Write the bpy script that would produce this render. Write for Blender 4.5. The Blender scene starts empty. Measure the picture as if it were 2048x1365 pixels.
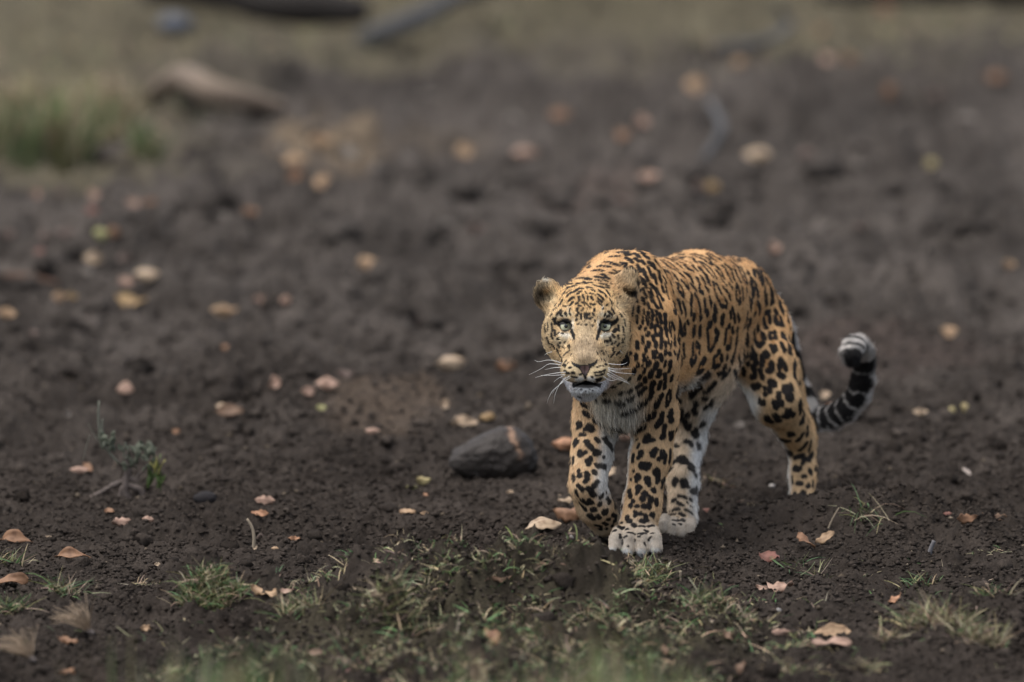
import bpy, bmesh, math, random
import numpy as np
from mathutils import Vector, Matrix
from mathutils.bvhtree import BVHTree

random.seed(11)
RNG = np.random.default_rng(11)
scene = bpy.context.scene
COL = scene.collection

# ---------------------------------------------------------------- camera
# A 400 mm lens at f/2.8 about 24 m from the animal, from a vehicle's height.
CAM_D, CAM_A = 24.4, math.radians(8.0)
CAM = np.array([0.0, -CAM_D * math.cos(CAM_A), CAM_D * math.sin(CAM_A)])
FOCAL, SENSOR, PW, PH = 400.0, 36.0, 2048.0, 1365.0
PITCH = CAM_A - math.atan((1105 - PH / 2) / PW * SENSOR / FOCAL)
cam_data = bpy.data.cameras.new('camera')
cam = bpy.data.objects.new('camera', cam_data)
COL.objects.link(cam)
cam.location = CAM
cam.rotation_euler = (math.pi / 2 - PITCH, 0, 0)
cam_data.lens = FOCAL
cam_data.sensor_width = SENSOR
cam_data.clip_start = 0.5
cam_data.clip_end = 3000
cam_data.dof.use_dof = True
cam_data.dof.focus_distance = 24.12
cam_data.dof.aperture_fstop = 2.5
cam_data.dof.aperture_blades = 0
scene.camera = cam

# ---------------------------------------------------------------- sky, sun, exposure
SUN_EL, SUN_AZ = math.radians(72), math.radians(250)     # azimuth clockwise from +Y
world = bpy.data.worlds.new('World')
scene.world = world
world.use_nodes = True
wn = world.node_tree
wn.nodes.clear()
wo = wn.nodes.new('ShaderNodeOutputWorld')
bg = wn.nodes.new('ShaderNodeBackground')
sk = wn.nodes.new('ShaderNodeTexSky')
sk.sky_type = 'NISHITA'
sk.sun_disc = False
sk.sun_elevation = SUN_EL
sk.sun_rotation = SUN_AZ
sk.air_density = 1.0
sk.dust_density = 4.0
sk.ozone_density = 1.0
hs = wn.nodes.new('ShaderNodeHueSaturation')          # thin cloud: a paler sky than a clear one
hs.inputs['Saturation'].default_value = 0.5
wn.links.new(sk.outputs[0], hs.inputs['Color'])
wn.links.new(hs.outputs[0], bg.inputs[0])
bg.inputs[1].default_value = 0.125
wn.links.new(bg.outputs[0], wo.inputs[0])
sun_d = bpy.data.lights.new('sun', 'SUN')
sun_d.energy = 1.15
sun_d.angle = math.radians(55)
sun_d.color = (1.0, 0.96, 0.90)
sun = bpy.data.objects.new('sun', sun_d)
COL.objects.link(sun)
sdir = Vector((math.sin(SUN_AZ) * math.cos(SUN_EL), math.cos(SUN_AZ) * math.cos(SUN_EL), math.sin(SUN_EL)))
sun.rotation_euler = sdir.to_track_quat('Z', 'Y').to_euler()
sun.location = (-6, -8, 20)
scene.render.engine = 'CYCLES'
scene.view_settings.view_transform = 'Standard'
scene.view_settings.look = 'None'
scene.view_settings.exposure = 0.97
scene.view_settings.gamma = 1.0
scene.view_settings.use_curve_mapping = False

# ---------------------------------------------------------------- helpers
CR = np.array([1.0, 0, 0])
CF = np.array([0, math.cos(PITCH), -math.sin(PITCH)])
CU = np.array([0, math.sin(PITCH), math.cos(PITCH)])
KPX = SENSOR / FOCAL / PW


def ray(px, py):
    d = CF + CR * ((px - PW / 2) * KPX) + CU * ((PH / 2 - py) * KPX)
    return d / np.linalg.norm(d)


def at(px, py, Y):
    """The point seen at a pixel of the photograph at depth Y (metres behind the planted paw)."""
    d = ray(px, py)
    return CAM + d * ((Y - CAM[1]) / d[1])


S = CAM_D * KPX                      # metres per photograph pixel at the animal


def sstep(a, b, x):
    t = np.clip((x - a) / (b - a), 0, 1)
    return t * t * (3 - 2 * t)


def _hash(ix, iy, iz, seed):
    h = (ix.astype(np.uint32) * np.uint32(374761393) + iy.astype(np.uint32) * np.uint32(668265263)
         + iz.astype(np.uint32) * np.uint32(2147483647 - 58) + np.uint32(seed * 2654435 + 77))
    h = (h ^ (h >> np.uint32(13))) * np.uint32(1274126177)
    h = (h ^ (h >> np.uint32(16))) * np.uint32(2246822519)
    h = h ^ (h >> np.uint32(15))
    return h.astype(np.float32) / np.float32(4294967295.0)


def vnoise(p, seed=0):
    """smooth value noise in -1..1 for (n,3) or (n,2) points"""
    p = np.asarray(p, dtype=np.float32)
    if p.shape[1] == 2:
        p = np.concatenate([p, np.zeros((len(p), 1), np.float32)], 1)
        flat = True
    else:
        flat = False
    i = np.floor(p).astype(np.int64)
    f = p - i
    u = f * f * f * (f * (f * 6 - 15) + 10)
    out = 0
    for dx in (0, 1):
        wx = u[:, 0] if dx else 1 - u[:, 0]
        for dy in (0, 1):
            wy = u[:, 1] if dy else 1 - u[:, 1]
            for dz in ((0,) if flat else (0, 1)):
                w = wx * wy
                if not flat:
                    w = w * (u[:, 2] if dz else 1 - u[:, 2])
                out = out + w * _hash(i[:, 0] + dx, i[:, 1] + dy, i[:, 2] + dz, seed)
    return out * 2 - 1


def fbm(p, seed=0, octv=3, gain=0.5):
    p = np.asarray(p, dtype=np.float32)
    a, s, t = 1.0, 0, 0
    for o in range(octv):
        s = s + a * vnoise(p * (2.03 ** o) + 17.3 * o, seed + o)
        t += a
        a *= gain
    return s / t


def worley(p, seed=0):
    """distance to the nearest jittered cell point, (n,2)"""
    p = np.asarray(p, dtype=np.float32)
    i = np.floor(p).astype(np.int64)
    best = np.full(len(p), 9.0, np.float32)
    z = np.zeros(len(p), np.int64)
    for dx in (-1, 0, 1):
        for dy in (-1, 0, 1):
            cx, cy = i[:, 0] + dx, i[:, 1] + dy
            qx = cx + _hash(cx, cy, z, seed)
            qy = cy + _hash(cx, cy, z + 1, seed)
            best = np.minimum(best, (qx - p[:, 0]) ** 2 + (qy - p[:, 1]) ** 2)
    return np.sqrt(best)


def tag(o, label=None, cat=None, group=None, kind=None):
    if label:
        o['label'] = label
    if cat:
        o['category'] = cat
    if group:
        o['group'] = group
    if kind:
        o['kind'] = kind
    return o


def empty(name, loc):
    o = bpy.data.objects.new(name, None)
    o.location = loc
    o.empty_display_size = 0.05
    COL.objects.link(o)
    return o


def mesh_obj(name, verts, faces, mat=None, parent=None, smooth=True, loc=None):
    me = bpy.data.meshes.new(name)
    v = np.asarray(verts, dtype=np.float32)
    org = np.array(parent.location) if parent is not None else np.zeros(3)
    if loc is not None:
        v = v - np.asarray(loc, np.float32)
    f = faces
    if isinstance(f, np.ndarray):
        n, k = f.shape
        me.vertices.add(len(v))
        me.vertices.foreach_set('co', v.ravel())
        me.loops.add(n * k)
        me.loops.foreach_set('vertex_index', f.astype(np.int32).ravel())
        me.polygons.add(n)
        me.polygons.foreach_set('loop_start', np.arange(0, n * k, k, dtype=np.int32))
        me.update(calc_edges=True)
        me.validate()
    else:
        me.from_pydata([tuple(x) for x in v], [], f)
        me.update()
    if smooth:
        me.polygons.foreach_set('use_smooth', np.ones(len(me.polygons), dtype=bool))
    if mat is not None:
        me.materials.append(mat)
    o = bpy.data.objects.new(name, me)
    COL.objects.link(o)
    if loc is not None:
        o.location = loc
    if parent is not None:
        o.parent = parent
        o.location = (np.asarray(loc) if loc is not None else np.zeros(3)) - org
    return o


def set_col(me, cols, name='col'):
    a = me.attributes.new(name, 'FLOAT_COLOR', 'POINT')
    c = np.ones((len(cols), 4), np.float32)
    c[:, :3] = cols
    a.data.foreach_set('color', c.ravel())


def new_mat(name):
    m = bpy.data.materials.new(name)
    m.use_nodes = True
    nt = m.node_tree
    b = nt.nodes['Principled BSDF']
    return m, nt, b


def simple_mat(name, col, rough=0.7, spec=0.3, var=0.25, scale=40.0, bump=0.2, bscale=200.0):
    """a plain material whose colour is broken up by noise"""
    m, nt, b = new_mat(name)
    tc = nt.nodes.new('ShaderNodeTexCoord')
    n1 = nt.nodes.new('ShaderNodeTexNoise')
    n1.inputs['Scale'].default_value = scale
    n1.inputs['Detail'].default_value = 5
    nt.links.new(tc.outputs['Object'], n1.inputs['Vector'])
    mx = nt.nodes.new('ShaderNodeMix')
    mx.data_type = 'RGBA'
    mx.inputs[6].default_value = (*[c * (1 - var) for c in col], 1)
    mx.inputs[7].default_value = (*[min(1, c * (1 + var)) for c in col], 1)
    nt.links.new(n1.outputs['Fac'], mx.inputs[0])
    nt.links.new(mx.outputs[2], b.inputs['Base Color'])
    b.inputs['Roughness'].default_value = rough
    b.inputs['Specular IOR Level'].default_value = spec
    if bump:
        n2 = nt.nodes.new('ShaderNodeTexNoise')
        n2.inputs['Scale'].default_value = bscale
        n2.inputs['Detail'].default_value = 4
        nt.links.new(tc.outputs['Object'], n2.inputs['Vector'])
        bp = nt.nodes.new('ShaderNodeBump')
        bp.inputs['Strength'].default_value = bump
        bp.inputs['Distance'].default_value = 0.004
        nt.links.new(n2.outputs['Fac'], bp.inputs['Height'])
        nt.links.new(bp.outputs[0], b.inputs['Normal'])
    return m


def tube(path, radii, seg=6, cap=True):
    """verts, quads/tris of a tube along points"""
    path = np.asarray(path, float)
    n = len(path)
    r = np.broadcast_to(np.asarray(radii, float), (n,)) if np.ndim(radii) == 0 else np.asarray(radii, float)
    tan = np.gradient(path, axis=0)
    tan /= np.linalg.norm(tan, axis=1)[:, None] + 1e-12
    ref = np.array([0.13, 0.21, 1.0])
    if abs(np.dot(tan[0], ref / np.linalg.norm(ref))) > 0.9:
        ref = np.array([1.0, 0.2, 0.1])
    vs, fs = [], []
    u = np.cross(tan[0], ref)
    for i in range(n):
        u = u - tan[i] * np.dot(u, tan[i])
        u /= np.linalg.norm(u) + 1e-12
        w = np.cross(tan[i], u)
        for k in range(seg):
            a = 2 * math.pi * k / seg
            vs.append(path[i] + r[i] * (u * math.cos(a) + w * math.sin(a)))
    for i in range(n - 1):
        for k in range(seg):
            k2 = (k + 1) % seg
            fs.append((i * seg + k, i * seg + k2, (i + 1) * seg + k2, (i + 1) * seg + k))
    if cap:
        fs.append(tuple(range(seg - 1, -1, -1)))
        fs.append(tuple((n - 1) * seg + k for k in range(seg)))
    return vs, fs


def catmull(pts, n):
    """resample a control polyline smoothly into n points"""
    p = np.asarray(pts, float)
    p = np.vstack([2 * p[0] - p[1], p, 2 * p[-1] - p[-2]])
    m = len(p) - 3
    out = []
    for t in np.linspace(0, m - 1e-6, n):
        i = int(t)
        f = t - i
        a, b, c, d = p[i], p[i + 1], p[i + 2], p[i + 3]
        out.append(0.5 * ((2 * b) + (c - a) * f + (2 * a - 5 * b + 4 * c - d) * f * f + (3 * b - a - 3 * c + d) * f ** 3))
    return np.array(out)
# ================================================================ GROUND: churned dark soil
def flat_xy(px, py):
    """where the pixel's ray meets the level plane"""
    d = ray(px, py)
    t = -CAM[2] / d[2]
    p = CAM + d * t
    return p[0], p[1]


BUMPS = [  # x, y, spread x, spread y, height: banks, mounds, hoof pits
    (.72, .40, .14, .12, .064), (.84, .36, .10, .11, .030), (.52, .36, .07, .07, .022), (.60, .34, .08, .08, .006),
    (-.635, -.84, .060, .075, .115), (-.28, -.76, .10, .08, .095), (-.02, -.86, .14, .09, .085), (.29, -.58, .065, .06, .062), (.10, -.80, .08, .08, .03), (-.12, -.98, .07, .07, .04),
    (.18, -1.0, .11, .09, .075), (-.42, -1.08, .09, .09, .050), (.98, -1.05, .13, .12, .060), (.80, -1.45, .12, .14, .035), (.45, -1.2, .10, .10, .020),
    (-.95, -1.3, .12, .15, .030), (-.1, -1.5, .25, .2, .03), (-.18, -1.14, .045, .05, -.08), (.06, -1.28, .05, .05, -.06), (-.52, -1.24, .05, .05, -.065), (.30, -1.18, .05, .05, -.05), (-.34, -1.5, .06, .06, -.06),
    (-.28, 2.45, .10, .22, .055), (-.50, 2.9, .06, .10, .03),
]
for (px, py, sx, sy, h) in ((1715, 600, .06, .13, -.14), (1990, 625, .10, .17, -.14), (215, 700, .09, .15, -.12), (880, 650, .05, .11, -.09), (470, 700, .07, .12, -.09), (110, 715, .05, .1, -.08), (330, 575, .05, .10, -.09),
                            (690, 725, .06, .12, -.06), (1850, 265, .07, .25, -.09), (1220, 440, .06, .2, -.06), (1540, 400, .10, .2, -.06), (880, 250, .05, .2, -.07),
                            (1050, 105, .06, .2, -.08), (1620, 545, .14, .25, .05), (1900, 560, .12, .25, .05), (1850, 500, .1, .2, -.05), (100, 720, .12, .2, -.06),
                            (820, 470, .1, .25, .035), (1330, 290, .08, .25, .04), (300, 600, .2, .25, .035), (560, 560, .15, .25, -.03), (1700, 760, .1, .14, -.03),
                            (650, 330, .12, .35, .06), (1500, 840, .1, .12, -.02), (400, 830, .08, .12, -.03), (620, 900, .10, .12, .02), (1900, 780, .1, .15, .03)):
    x, y = flat_xy(px, py)
    BUMPS.append((x, y, sx, sy, h))


_rb = random.Random(4)
for _i in range(34):                              # knobs of grazed turf on the near bank
    BUMPS.append((_rb.uniform(-.55, .50), _rb.uniform(-2.0, -.78), _rb.uniform(.022, .042), _rb.uniform(.022, .04), _rb.uniform(.025, .05)))
    if _i % 2:
        BUMPS.append((_rb.uniform(-.55, .50), _rb.uniform(-2.0, -.95), _rb.uniform(.025, .04), _rb.uniform(.025, .04), -_rb.uniform(.025, .05)))


def macro(x, y):
    x, y = np.asarray(x, float), np.asarray(y, float)
    h = np.zeros_like(x)
    for (bx, by, sx, sy, hh) in BUMPS:
        h = h + hh * np.exp(-.5 * (((x - bx) / sx) ** 2 + ((y - by) / sy) ** 2))
    p = np.stack([x, y], -1).reshape(-1, 2)
    far = np.clip((y - .8) / 5, 0, 1)
    n = vnoise(p * (2.6, 1.7), 41).reshape(x.shape)
    m = vnoise(p * (6.5, 4.5), 42).reshape(x.shape)
    # level where the paws stand
    stand = np.exp(-.5 * (((x - .30) / .16) ** 2 + ((y - .05) / .28) ** 2)) + np.exp(-.5 * (((x - .62) / .07) ** 2 + ((y - .62) / .10) ** 2))
    calm = 1 - np.clip(stand, 0, 1)
    return (h + (.012 + .044 * far) * n * calm + (.009 + .024 * far) * m * calm) * 1.0


def micro(x, y):
    p = np.stack([x, y], -1).reshape(-1, 2)
    w = np.stack([vnoise(p * 30, 51), vnoise(p * 30, 52)], 1) * .007
    q = p + w
    a = fbm(p * (16, 13), 43, 3)
    big = np.clip(.78 - worley(q * (13, 11), 61), 0, 1)
    c1 = np.clip(.8 - worley(q * (32, 28), 44), 0, 1)
    c2 = np.clip(.8 - worley(q * (75, 62), 45), 0, 1)
    rough = .5 + .5 * sstep(-.3, .5, vnoise(p * 3.1, 46))
    rough = rough * (.45 + .55 * sstep(.02, .10, np.hypot(p[:, 0] - .27, (p[:, 1] + .02) * .6)))
    c3 = np.clip(.8 - worley(q * (130, 112), 47), 0, 1)
    mid = sstep(.8, 2.2, p[:, 1])
    lump = np.clip(.85 - worley((p + w * 3) * (7.5, 5.5), 62), 0, 1)
    r = .010 * a + .026 * rough * big * big + .026 * rough * np.sqrt(c1) * c1 + .019 * (.45 + .55 * rough) * np.sqrt(c2) + .0075 * np.sqrt(c3)
    r = r + mid * (.058 * rough * lump * lump + .012 * fbm(p * (9, 7), 48, 2)) - .016 * np.clip(vnoise(p * (19, 15), 49) - .35, 0, 1)
    bank = sstep(.75, .25, np.abs(p[:, 0] + .02) / .75) * sstep(-.55, -.85, p[:, 1])
    bl = np.clip(.85 - worley((p + w * 4) * (10.5, 8.5), 66), 0, 1)
    r = r + bank * (.085 * bl * bl - .016)
    return r.reshape(x.shape) - .017


def ground_z(x, y):
    return float(macro(np.array([x]), np.array([y]))[0])


def on_ground(px, py):
    """first point of the soil met by the pixel's ray"""
    d = ray(px, py)
    t = np.linspace(20.5, 60, 3000) if py > 300 else np.linspace(25, 110, 6000)
    P = CAM + d * t[:, None]
    below = P[:, 2] < macro(P[:, 0], P[:, 1]) + micro(P[:, 0], P[:, 1]) * (1 + .5 * np.clip((P[:, 1] - 2) / 5, 0, 1))
    i = int(np.argmax(below)) if below.any() else len(t) - 1
    return P[i]


def graded(a, b, s0, s1):
    out, v = [], a
    while v < b:
        out.append(v)
        v += s0 + (s1 - s0) * (v - a) / (b - a)
    return out


xs_p = graded(0, 1.28, .0052, .0052) + graded(1.28, 3.0, .008, .10) + graded(3.0, 30, .15, 3) + graded(30, 600, 5, 90) + [600]
gx = np.array(sorted([-v for v in xs_p[1:]] + xs_p))
gy = np.array([-60, -45, -35, -30, -25, -20, -15, -11, -8, -6, -5, -4.5, -4, -3.5, -3.2, -2.9, -2.6, -2.4, -2.3, -2.2] + graded(-2.12, 1.6, .0072, .0076)
              + graded(1.6, 5.5, .009, .028) + graded(5.5, 16, .03, .11) + graded(16, 60, .2, 3) + graded(60, 900, 5, 120) + [900])
GX, GY = np.meshgrid(gx, gy)
GZ = macro(GX, GY)
mi = micro(GX, GY)
fade = np.clip((3.2 - np.abs(GX)) / 1.0, 0, 1) * np.clip((18 - GY) / 4, 0, 1) * np.clip((GY + 3.2) / .6, 0, 1)
GZ = GZ + mi * (.4 + .6 * fade) * (1 + .5 * np.clip((GY - 2) / 5, 0, 1))
nr, nc_ = GX.shape
gv = np.stack([GX, GY, GZ], -1).reshape(-1, 3)
ii = np.arange(nr * nc_).reshape(nr, nc_)
gf = np.stack([ii[:-1, :-1], ii[:-1, 1:], ii[1:, 1:], ii[1:, :-1]], -1).reshape(-1, 4)
# soil kinds: damp dark loam near, drier greyer crust farther back, thatch under the old grass
p2 = gv[:, :2]
n1 = fbm(p2 * (3.2, 2.0), 71, 3)
n2 = fbm(p2 * (14, 9), 72, 3)
n3 = vnoise(p2 * (90, 80), 73)
far = sstep(.2, 6.0, gv[:, 1] + 1.2 * n1)
dark = np.array((.0335, .0274, .0232))
dry = np.array((.0600, .0520, .0462))
gcol = dark * (1 - far[:, None]) + dry * far[:, None]
gcol = gcol * np.clip(1 + .36 * n1 + .50 * n2 + .20 * n3, .3, 2.2)[:, None]


def patch(cx, cy, sx, sy, col, k, seed):
    global gcol
    d = ((p2[:, 0] - cx) / sx) ** 2 + ((p2[:, 1] - cy) / sy) ** 2
    m = (sstep(1.5, .4, d + .6 * n2 + .4 * n1) * k)[:, None]
    gcol = gcol * (1 - m) + np.array(col) * m * (1 + .2 * n3)[:, None]


GRASS_Y0 = flat_xy(1024, 120)[1]
th = sstep(-.9, .9, gv[:, 1] - GRASS_Y0 + 1.1 * n1 + .5 * n2) * (gv[:, 1] < 40)
th = np.maximum(th, sstep(.3, -.3, gv[:, 0] + .95 + .16 * n1 + (gv[:, 1] - 9) * .04) * sstep(6.9, 7.5, gv[:, 1] + .3 * n2))
th = (th * (.62 + .3 * n2)).clip(0, 1)[:, None]
gcol = gcol * (1 - th) + np.array((.112, .098, .062)) * th
x_, y_ = flat_xy(770, 835)
patch(x_, y_, .15, .5, (.082, .062, .047), .7, 1)
x_, y_ = flat_xy(660, 320)
patch(x_, y_, .19, .75, (.165, .125, .085), .7, 2)
x_, y_ = flat_xy(900, 290)
patch(x_, y_, .15, .5, (.105, .085, .066), .5, 2)
x_, y_ = flat_xy(1180, 420)
patch(x_, y_, .16, .5, (.095, .074, .064), .5, 3)
x_, y_ = flat_xy(1750, 720)
patch(x_, y_, .3, .6, (.058, .044, .038), .6, 3)
turf = sstep(.55, .1, np.abs((gv[:, 1] + 1.35 + .15 * n1) / 1.1)) * sstep(-.62, -.30, gv[:, 0] + .1 * n1) * sstep(.62, .30, gv[:, 0] + .1 * n1)
turf = (turf * (.5 + .5 * n2)).clip(0, 1)[:, None]
gcol = gcol * (1 - turf) + np.array((.050, .045, .027)) * turf
m_soil, nt, bs = new_mat('soil')
an = nt.nodes.new('ShaderNodeAttribute')
an.attribute_name = 'col'
geo = nt.nodes.new('ShaderNodeNewGeometry')
tn = nt.nodes.new('ShaderNodeTexNoise')
tn.inputs['Scale'].default_value = 160
tn.inputs['Detail'].default_value = 6
tn.inputs['Roughness'].default_value = .7
nt.links.new(geo.outputs['Position'], tn.inputs['Vector'])
mp = nt.nodes.new('ShaderNodeMapRange')
mp.inputs[1].default_value = .25
mp.inputs[2].default_value = .75
mp.inputs[3].default_value = .62
mp.inputs[4].default_value = 1.38
nt.links.new(tn.outputs['Fac'], mp.inputs[0])
mx = nt.nodes.new('ShaderNodeVectorMath')
mx.operation = 'SCALE'
nt.links.new(an.outputs['Color'], mx.inputs[0])
nt.links.new(mp.outputs[0], mx.inputs['Scale'])
nt.links.new(mx.outputs[0], bs.inputs['Base Color'])
bs.inputs['Roughness'].default_value = .95
bs.inputs['Specular IOR Level'].default_value = .04
bp = nt.nodes.new('ShaderNodeBump')
bp.inputs['Strength'].default_value = .8
bp.inputs['Distance'].default_value = .006
nt.links.new(tn.outputs['Fac'], bp.inputs['Height'])
nt.links.new(bp.outputs[0], bs.inputs['Normal'])
ground = mesh_obj('ground', gv, gf, m_soil)
set_col(ground.data, gcol.clip(.006, .6))
ground['kind'] = 'structure'

# loose crumbs and clods of the same soil lying on it
ICO_V = np.array([(0, 0, 1), (1, 0, .1), (.1, 1, -.05), (-1, .1, .1), (-.1, -1, 0), (0, 0, -1)], float)
ICO_F = np.array([(0, 1, 2), (0, 2, 3), (0, 3, 4), (0, 4, 1), (5, 2, 1), (5, 3, 2), (5, 4, 3), (5, 1, 4)])
NCR = 118000
cx = RNG.uniform(-1.32, 1.32, NCR)
cy = np.concatenate([RNG.uniform(-2.05, 1.4, NCR * 7 // 10), 1.4 + 4.6 * RNG.random(NCR - NCR * 7 // 10) ** 1.5])
clus = vnoise(np.stack([cx, cy], 1) * (6, 4), 81)
ok = RNG.random(NCR) < .42 + .58 * sstep(-.35, .35, clus)
ok &= np.hypot(cx - .27, (cy + .03) * .7) > .075
ok &= np.hypot(cx - .355, (cy - .24) * .7) > .06
cx, cy = cx[ok], cy[ok]
n = len(cx)
rad = .0022 + .0054 * RNG.random(n) ** 1.9
rad = rad * (1 + .25 * np.clip(cy - 1.4, 0, 4))
cz = macro(cx, cy) + micro(cx, cy) + rad * .25
sc = RNG.uniform(.6, 1.3, (n, 1, 3)) * np.array((1.15, 1.1, .75)) * rad[:, None, None]
jit_ = 1 + .38 * RNG.normal(size=(n, len(ICO_V), 1)).clip(-1.8, 1.8)
ang = RNG.uniform(0, 6.28, n)
V_ = ICO_V[None] * jit_ * sc
ca_, sa_ = np.cos(ang)[:, None], np.sin(ang)[:, None]
V_ = np.stack([V_[..., 0] * ca_ - V_[..., 1] * sa_, V_[..., 0] * sa_ + V_[..., 1] * ca_, V_[..., 2]], -1)
V_ += np.stack([cx, cy, cz], 1)[:, None]
F_ = ICO_F[None] + (np.arange(n) * len(ICO_V))[:, None, None]
crumbs = mesh_obj('soil_crumbs', V_.reshape(-1, 3), F_.reshape(-1, 3), m_soil, None, True)
cc = dark * (1 - sstep(.6, 7, cy))[:, None] + dry * sstep(.6, 7, cy)[:, None]
cc = cc * (1.25 + .30 * RNG.normal(size=(n, 1))).clip(.55, 2.0)
pale = RNG.random(n) < .012
cc[pale] = np.array((.15, .12, .09)) * RNG.uniform(.6, 1.2, (pale.sum(), 1))
set_col(crumbs.data, np.repeat(cc, len(ICO_V), 0).clip(.01, .5))
# bigger irregular clods
_b = bmesh.new()
bmesh.ops.create_icosphere(_b, subdivisions=2, radius=1)
CV = np.array([v.co[:] for v in _b.verts])
CFc = np.array([[v.index for v in f.verts] for f in _b.faces])
_b.free()
n2c = 3100
kx = RNG.uniform(-1.5, 1.5, n2c)
ky = np.concatenate([RNG.uniform(-2.0, 1.6, 900), 1.6 + 6.5 * RNG.random(2200) ** 1.3])
ok = (RNG.random(n2c) < sstep(-.35, .45, vnoise(np.stack([kx, ky], 1) * (3.2, 2.4), 83))) & (np.hypot(kx - .27, (ky + .10) * .45) > .12) & (np.hypot(kx - .35, (ky - .24) * .7) > .10)
kx, ky = kx[ok], ky[ok]
n2c = len(kx)
kr = .0055 + .014 * RNG.random(n2c) ** 2.6
kr = kr * (1 + .36 * np.clip(ky - 1.2, 0, 4))
dd = CV[None] * (1 + .45 * fbm((CV[None] * 1.7 + RNG.uniform(0, 90, (n2c, 1, 3))).reshape(-1, 3), 91, 2).reshape(n2c, -1, 1) + .42 * vnoise((CV[None] * 3.4 + RNG.uniform(0, 90, (n2c, 1, 3))).reshape(-1, 3), 92).reshape(n2c, -1, 1))
dd = dd * RNG.uniform(.7, 1.3, (n2c, 1, 3)) * np.array((1.1, 1.1, .85)) * kr[:, None, None]
dd += np.stack([kx, ky, macro(kx, ky) + micro(kx, ky) + kr * .2], 1)[:, None]
clods = mesh_obj('soil_clods', dd.reshape(-1, 3), (CFc[None] + (np.arange(n2c) * len(CV))[:, None, None]).reshape(-1, 3), m_soil)
fq = sstep(.6, 7, ky)[:, None]
kc = (dark * (1 - fq) + dry * fq) * (1.05 + .30 * RNG.normal(size=(n2c, 1))).clip(.5, 1.8)
set_col(clods.data, np.repeat(kc, len(CV), 0).clip(.008, .5))
tag(clods, 'irregular dark clods of earth lying over the churned ground', 'soil', kind='stuff')
tag(crumbs, 'loose dark crumbs of soil scattered over the churned ground', 'soil', kind='stuff')
# ================================================================ dead wood and stones in the background
def wood_mat(name, col, k=.3):
    return simple_mat(name, col, .8, .2, k, 18, .5, 60)


def log(name, ctrl, radii, mat, label, cat, group=None, n=22, seg=14, rough=.12, seed=1):
    pth = catmull(ctrl, n)
    rr = np.interp(np.linspace(0, 1, n), np.linspace(0, 1, len(radii)), radii)
    vs, fs = tube(pth, rr, seg)
    v = np.array(vs)
    ax = np.repeat(pth, seg, 0)
    d = v - ax
    sc = 1 + rough * 1.6 * fbm(v * (2.2 / max(radii)) * .25 + seed, 90 + seed, 3)
    v = ax + d * sc[:, None]
    o = mesh_obj(name, v, fs, mat, None, True, loc=tuple(v[:, :].min(0) * (0, 0, 1) + v.mean(0) * (1, 1, 0)))
    tag(o, label, cat, group)
    return o


def gp(px, py, dz=0.0):
    p = on_ground(px, py)
    return np.array([p[0], p[1], p[2] + dz])


m_tan = wood_mat('weathered_wood', (.165, .128, .098))
m_drk = wood_mat('dark_bark', (.026, .0225, .020))
m_gry = wood_mat('grey_wood', (.066, .065, .066))
a, b, c = gp(305, 205), gp(430, 236), gp(566, 236)
log('driftwood_branch', [a + (0, 0, .03), (a + b) / 2 + (0, 0, .095), b + (0, 0, .075), c + (0, 0, .03)], [.022, .040, .042, .022], m_tan,
    'blurred tan driftwood branch lying beyond the green grass clump', 'branch', seed=2)
a, c = gp(290, 30), gp(735, 62)
log('fallen_log', [a + (0, 0, .06), (a * 2 + c) / 3 + (0, .1, .085), (a + 2 * c) / 3 + (0, 0, .07), c + (0, .1, .05)], [.03, .070, .075, .04], m_drk,
    'dark fallen log at the top edge above the bluish stone', 'log', seed=3)
a, c = gp(1640, 22), gp(2140, 26)
log('fallen_log', [a + (0, .3, .02), (a + c) / 2 + (0, .1, .055), c + (0, 0, .08)], [.02, .045, .06], m_drk,
    'dark fallen log in the upper right corner of the clearing', 'log', seed=4)
a, c = gp(725, 92), gp(985, 40)
log('fallen_branch', [a + (0, 0, .02), a * .6 + c * .4 + (0, 0, .05), a * .25 + c * .75 + (0, 0, .10), c + (0, 0, .10)], [.030, .034, .03, .022], m_gry,
    'blurred pale grey branch lying aslant by the dark fallen log', 'branch', seed=5)
a, b, c = gp(1428, 102), gp(1530, 104), gp(1590, 92)
log('bent_branch', [a + (0, 0, .01), a * .5 + b * .5 + (0, 0, .018), b + (0, 0, .03), c + (-.02, 0, .06), c + (-.05, 0, .12)], [.013, .016, .016, .015, .012], m_gry,
    'blurred grey branch curving upward in the far grass', 'branch', seed=6)
a, b, c = gp(1422, 215), gp(1443, 268), gp(1408, 328)
log('grey_stick', [a + (0, 0, .012), b + (0, 0, .016), c + (0, 0, .010)], [.013, .014, .011], m_gry,
    'blurred grey stick bent on the soil beyond the leopard\'s back', 'stick', seed=7)
a, c = gp(-10, 560), gp(118, 572)
log('brown_stick', [a + (0, 0, .01), (a + c) / 2 + (0, 0, .016), c + (0, 0, .006)], [.008, .009, .006], wood_mat('brown_wood', (.10, .062, .045)),
    'thin reddish brown stick lying at the left edge of the soil', 'stick', seed=8)


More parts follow.
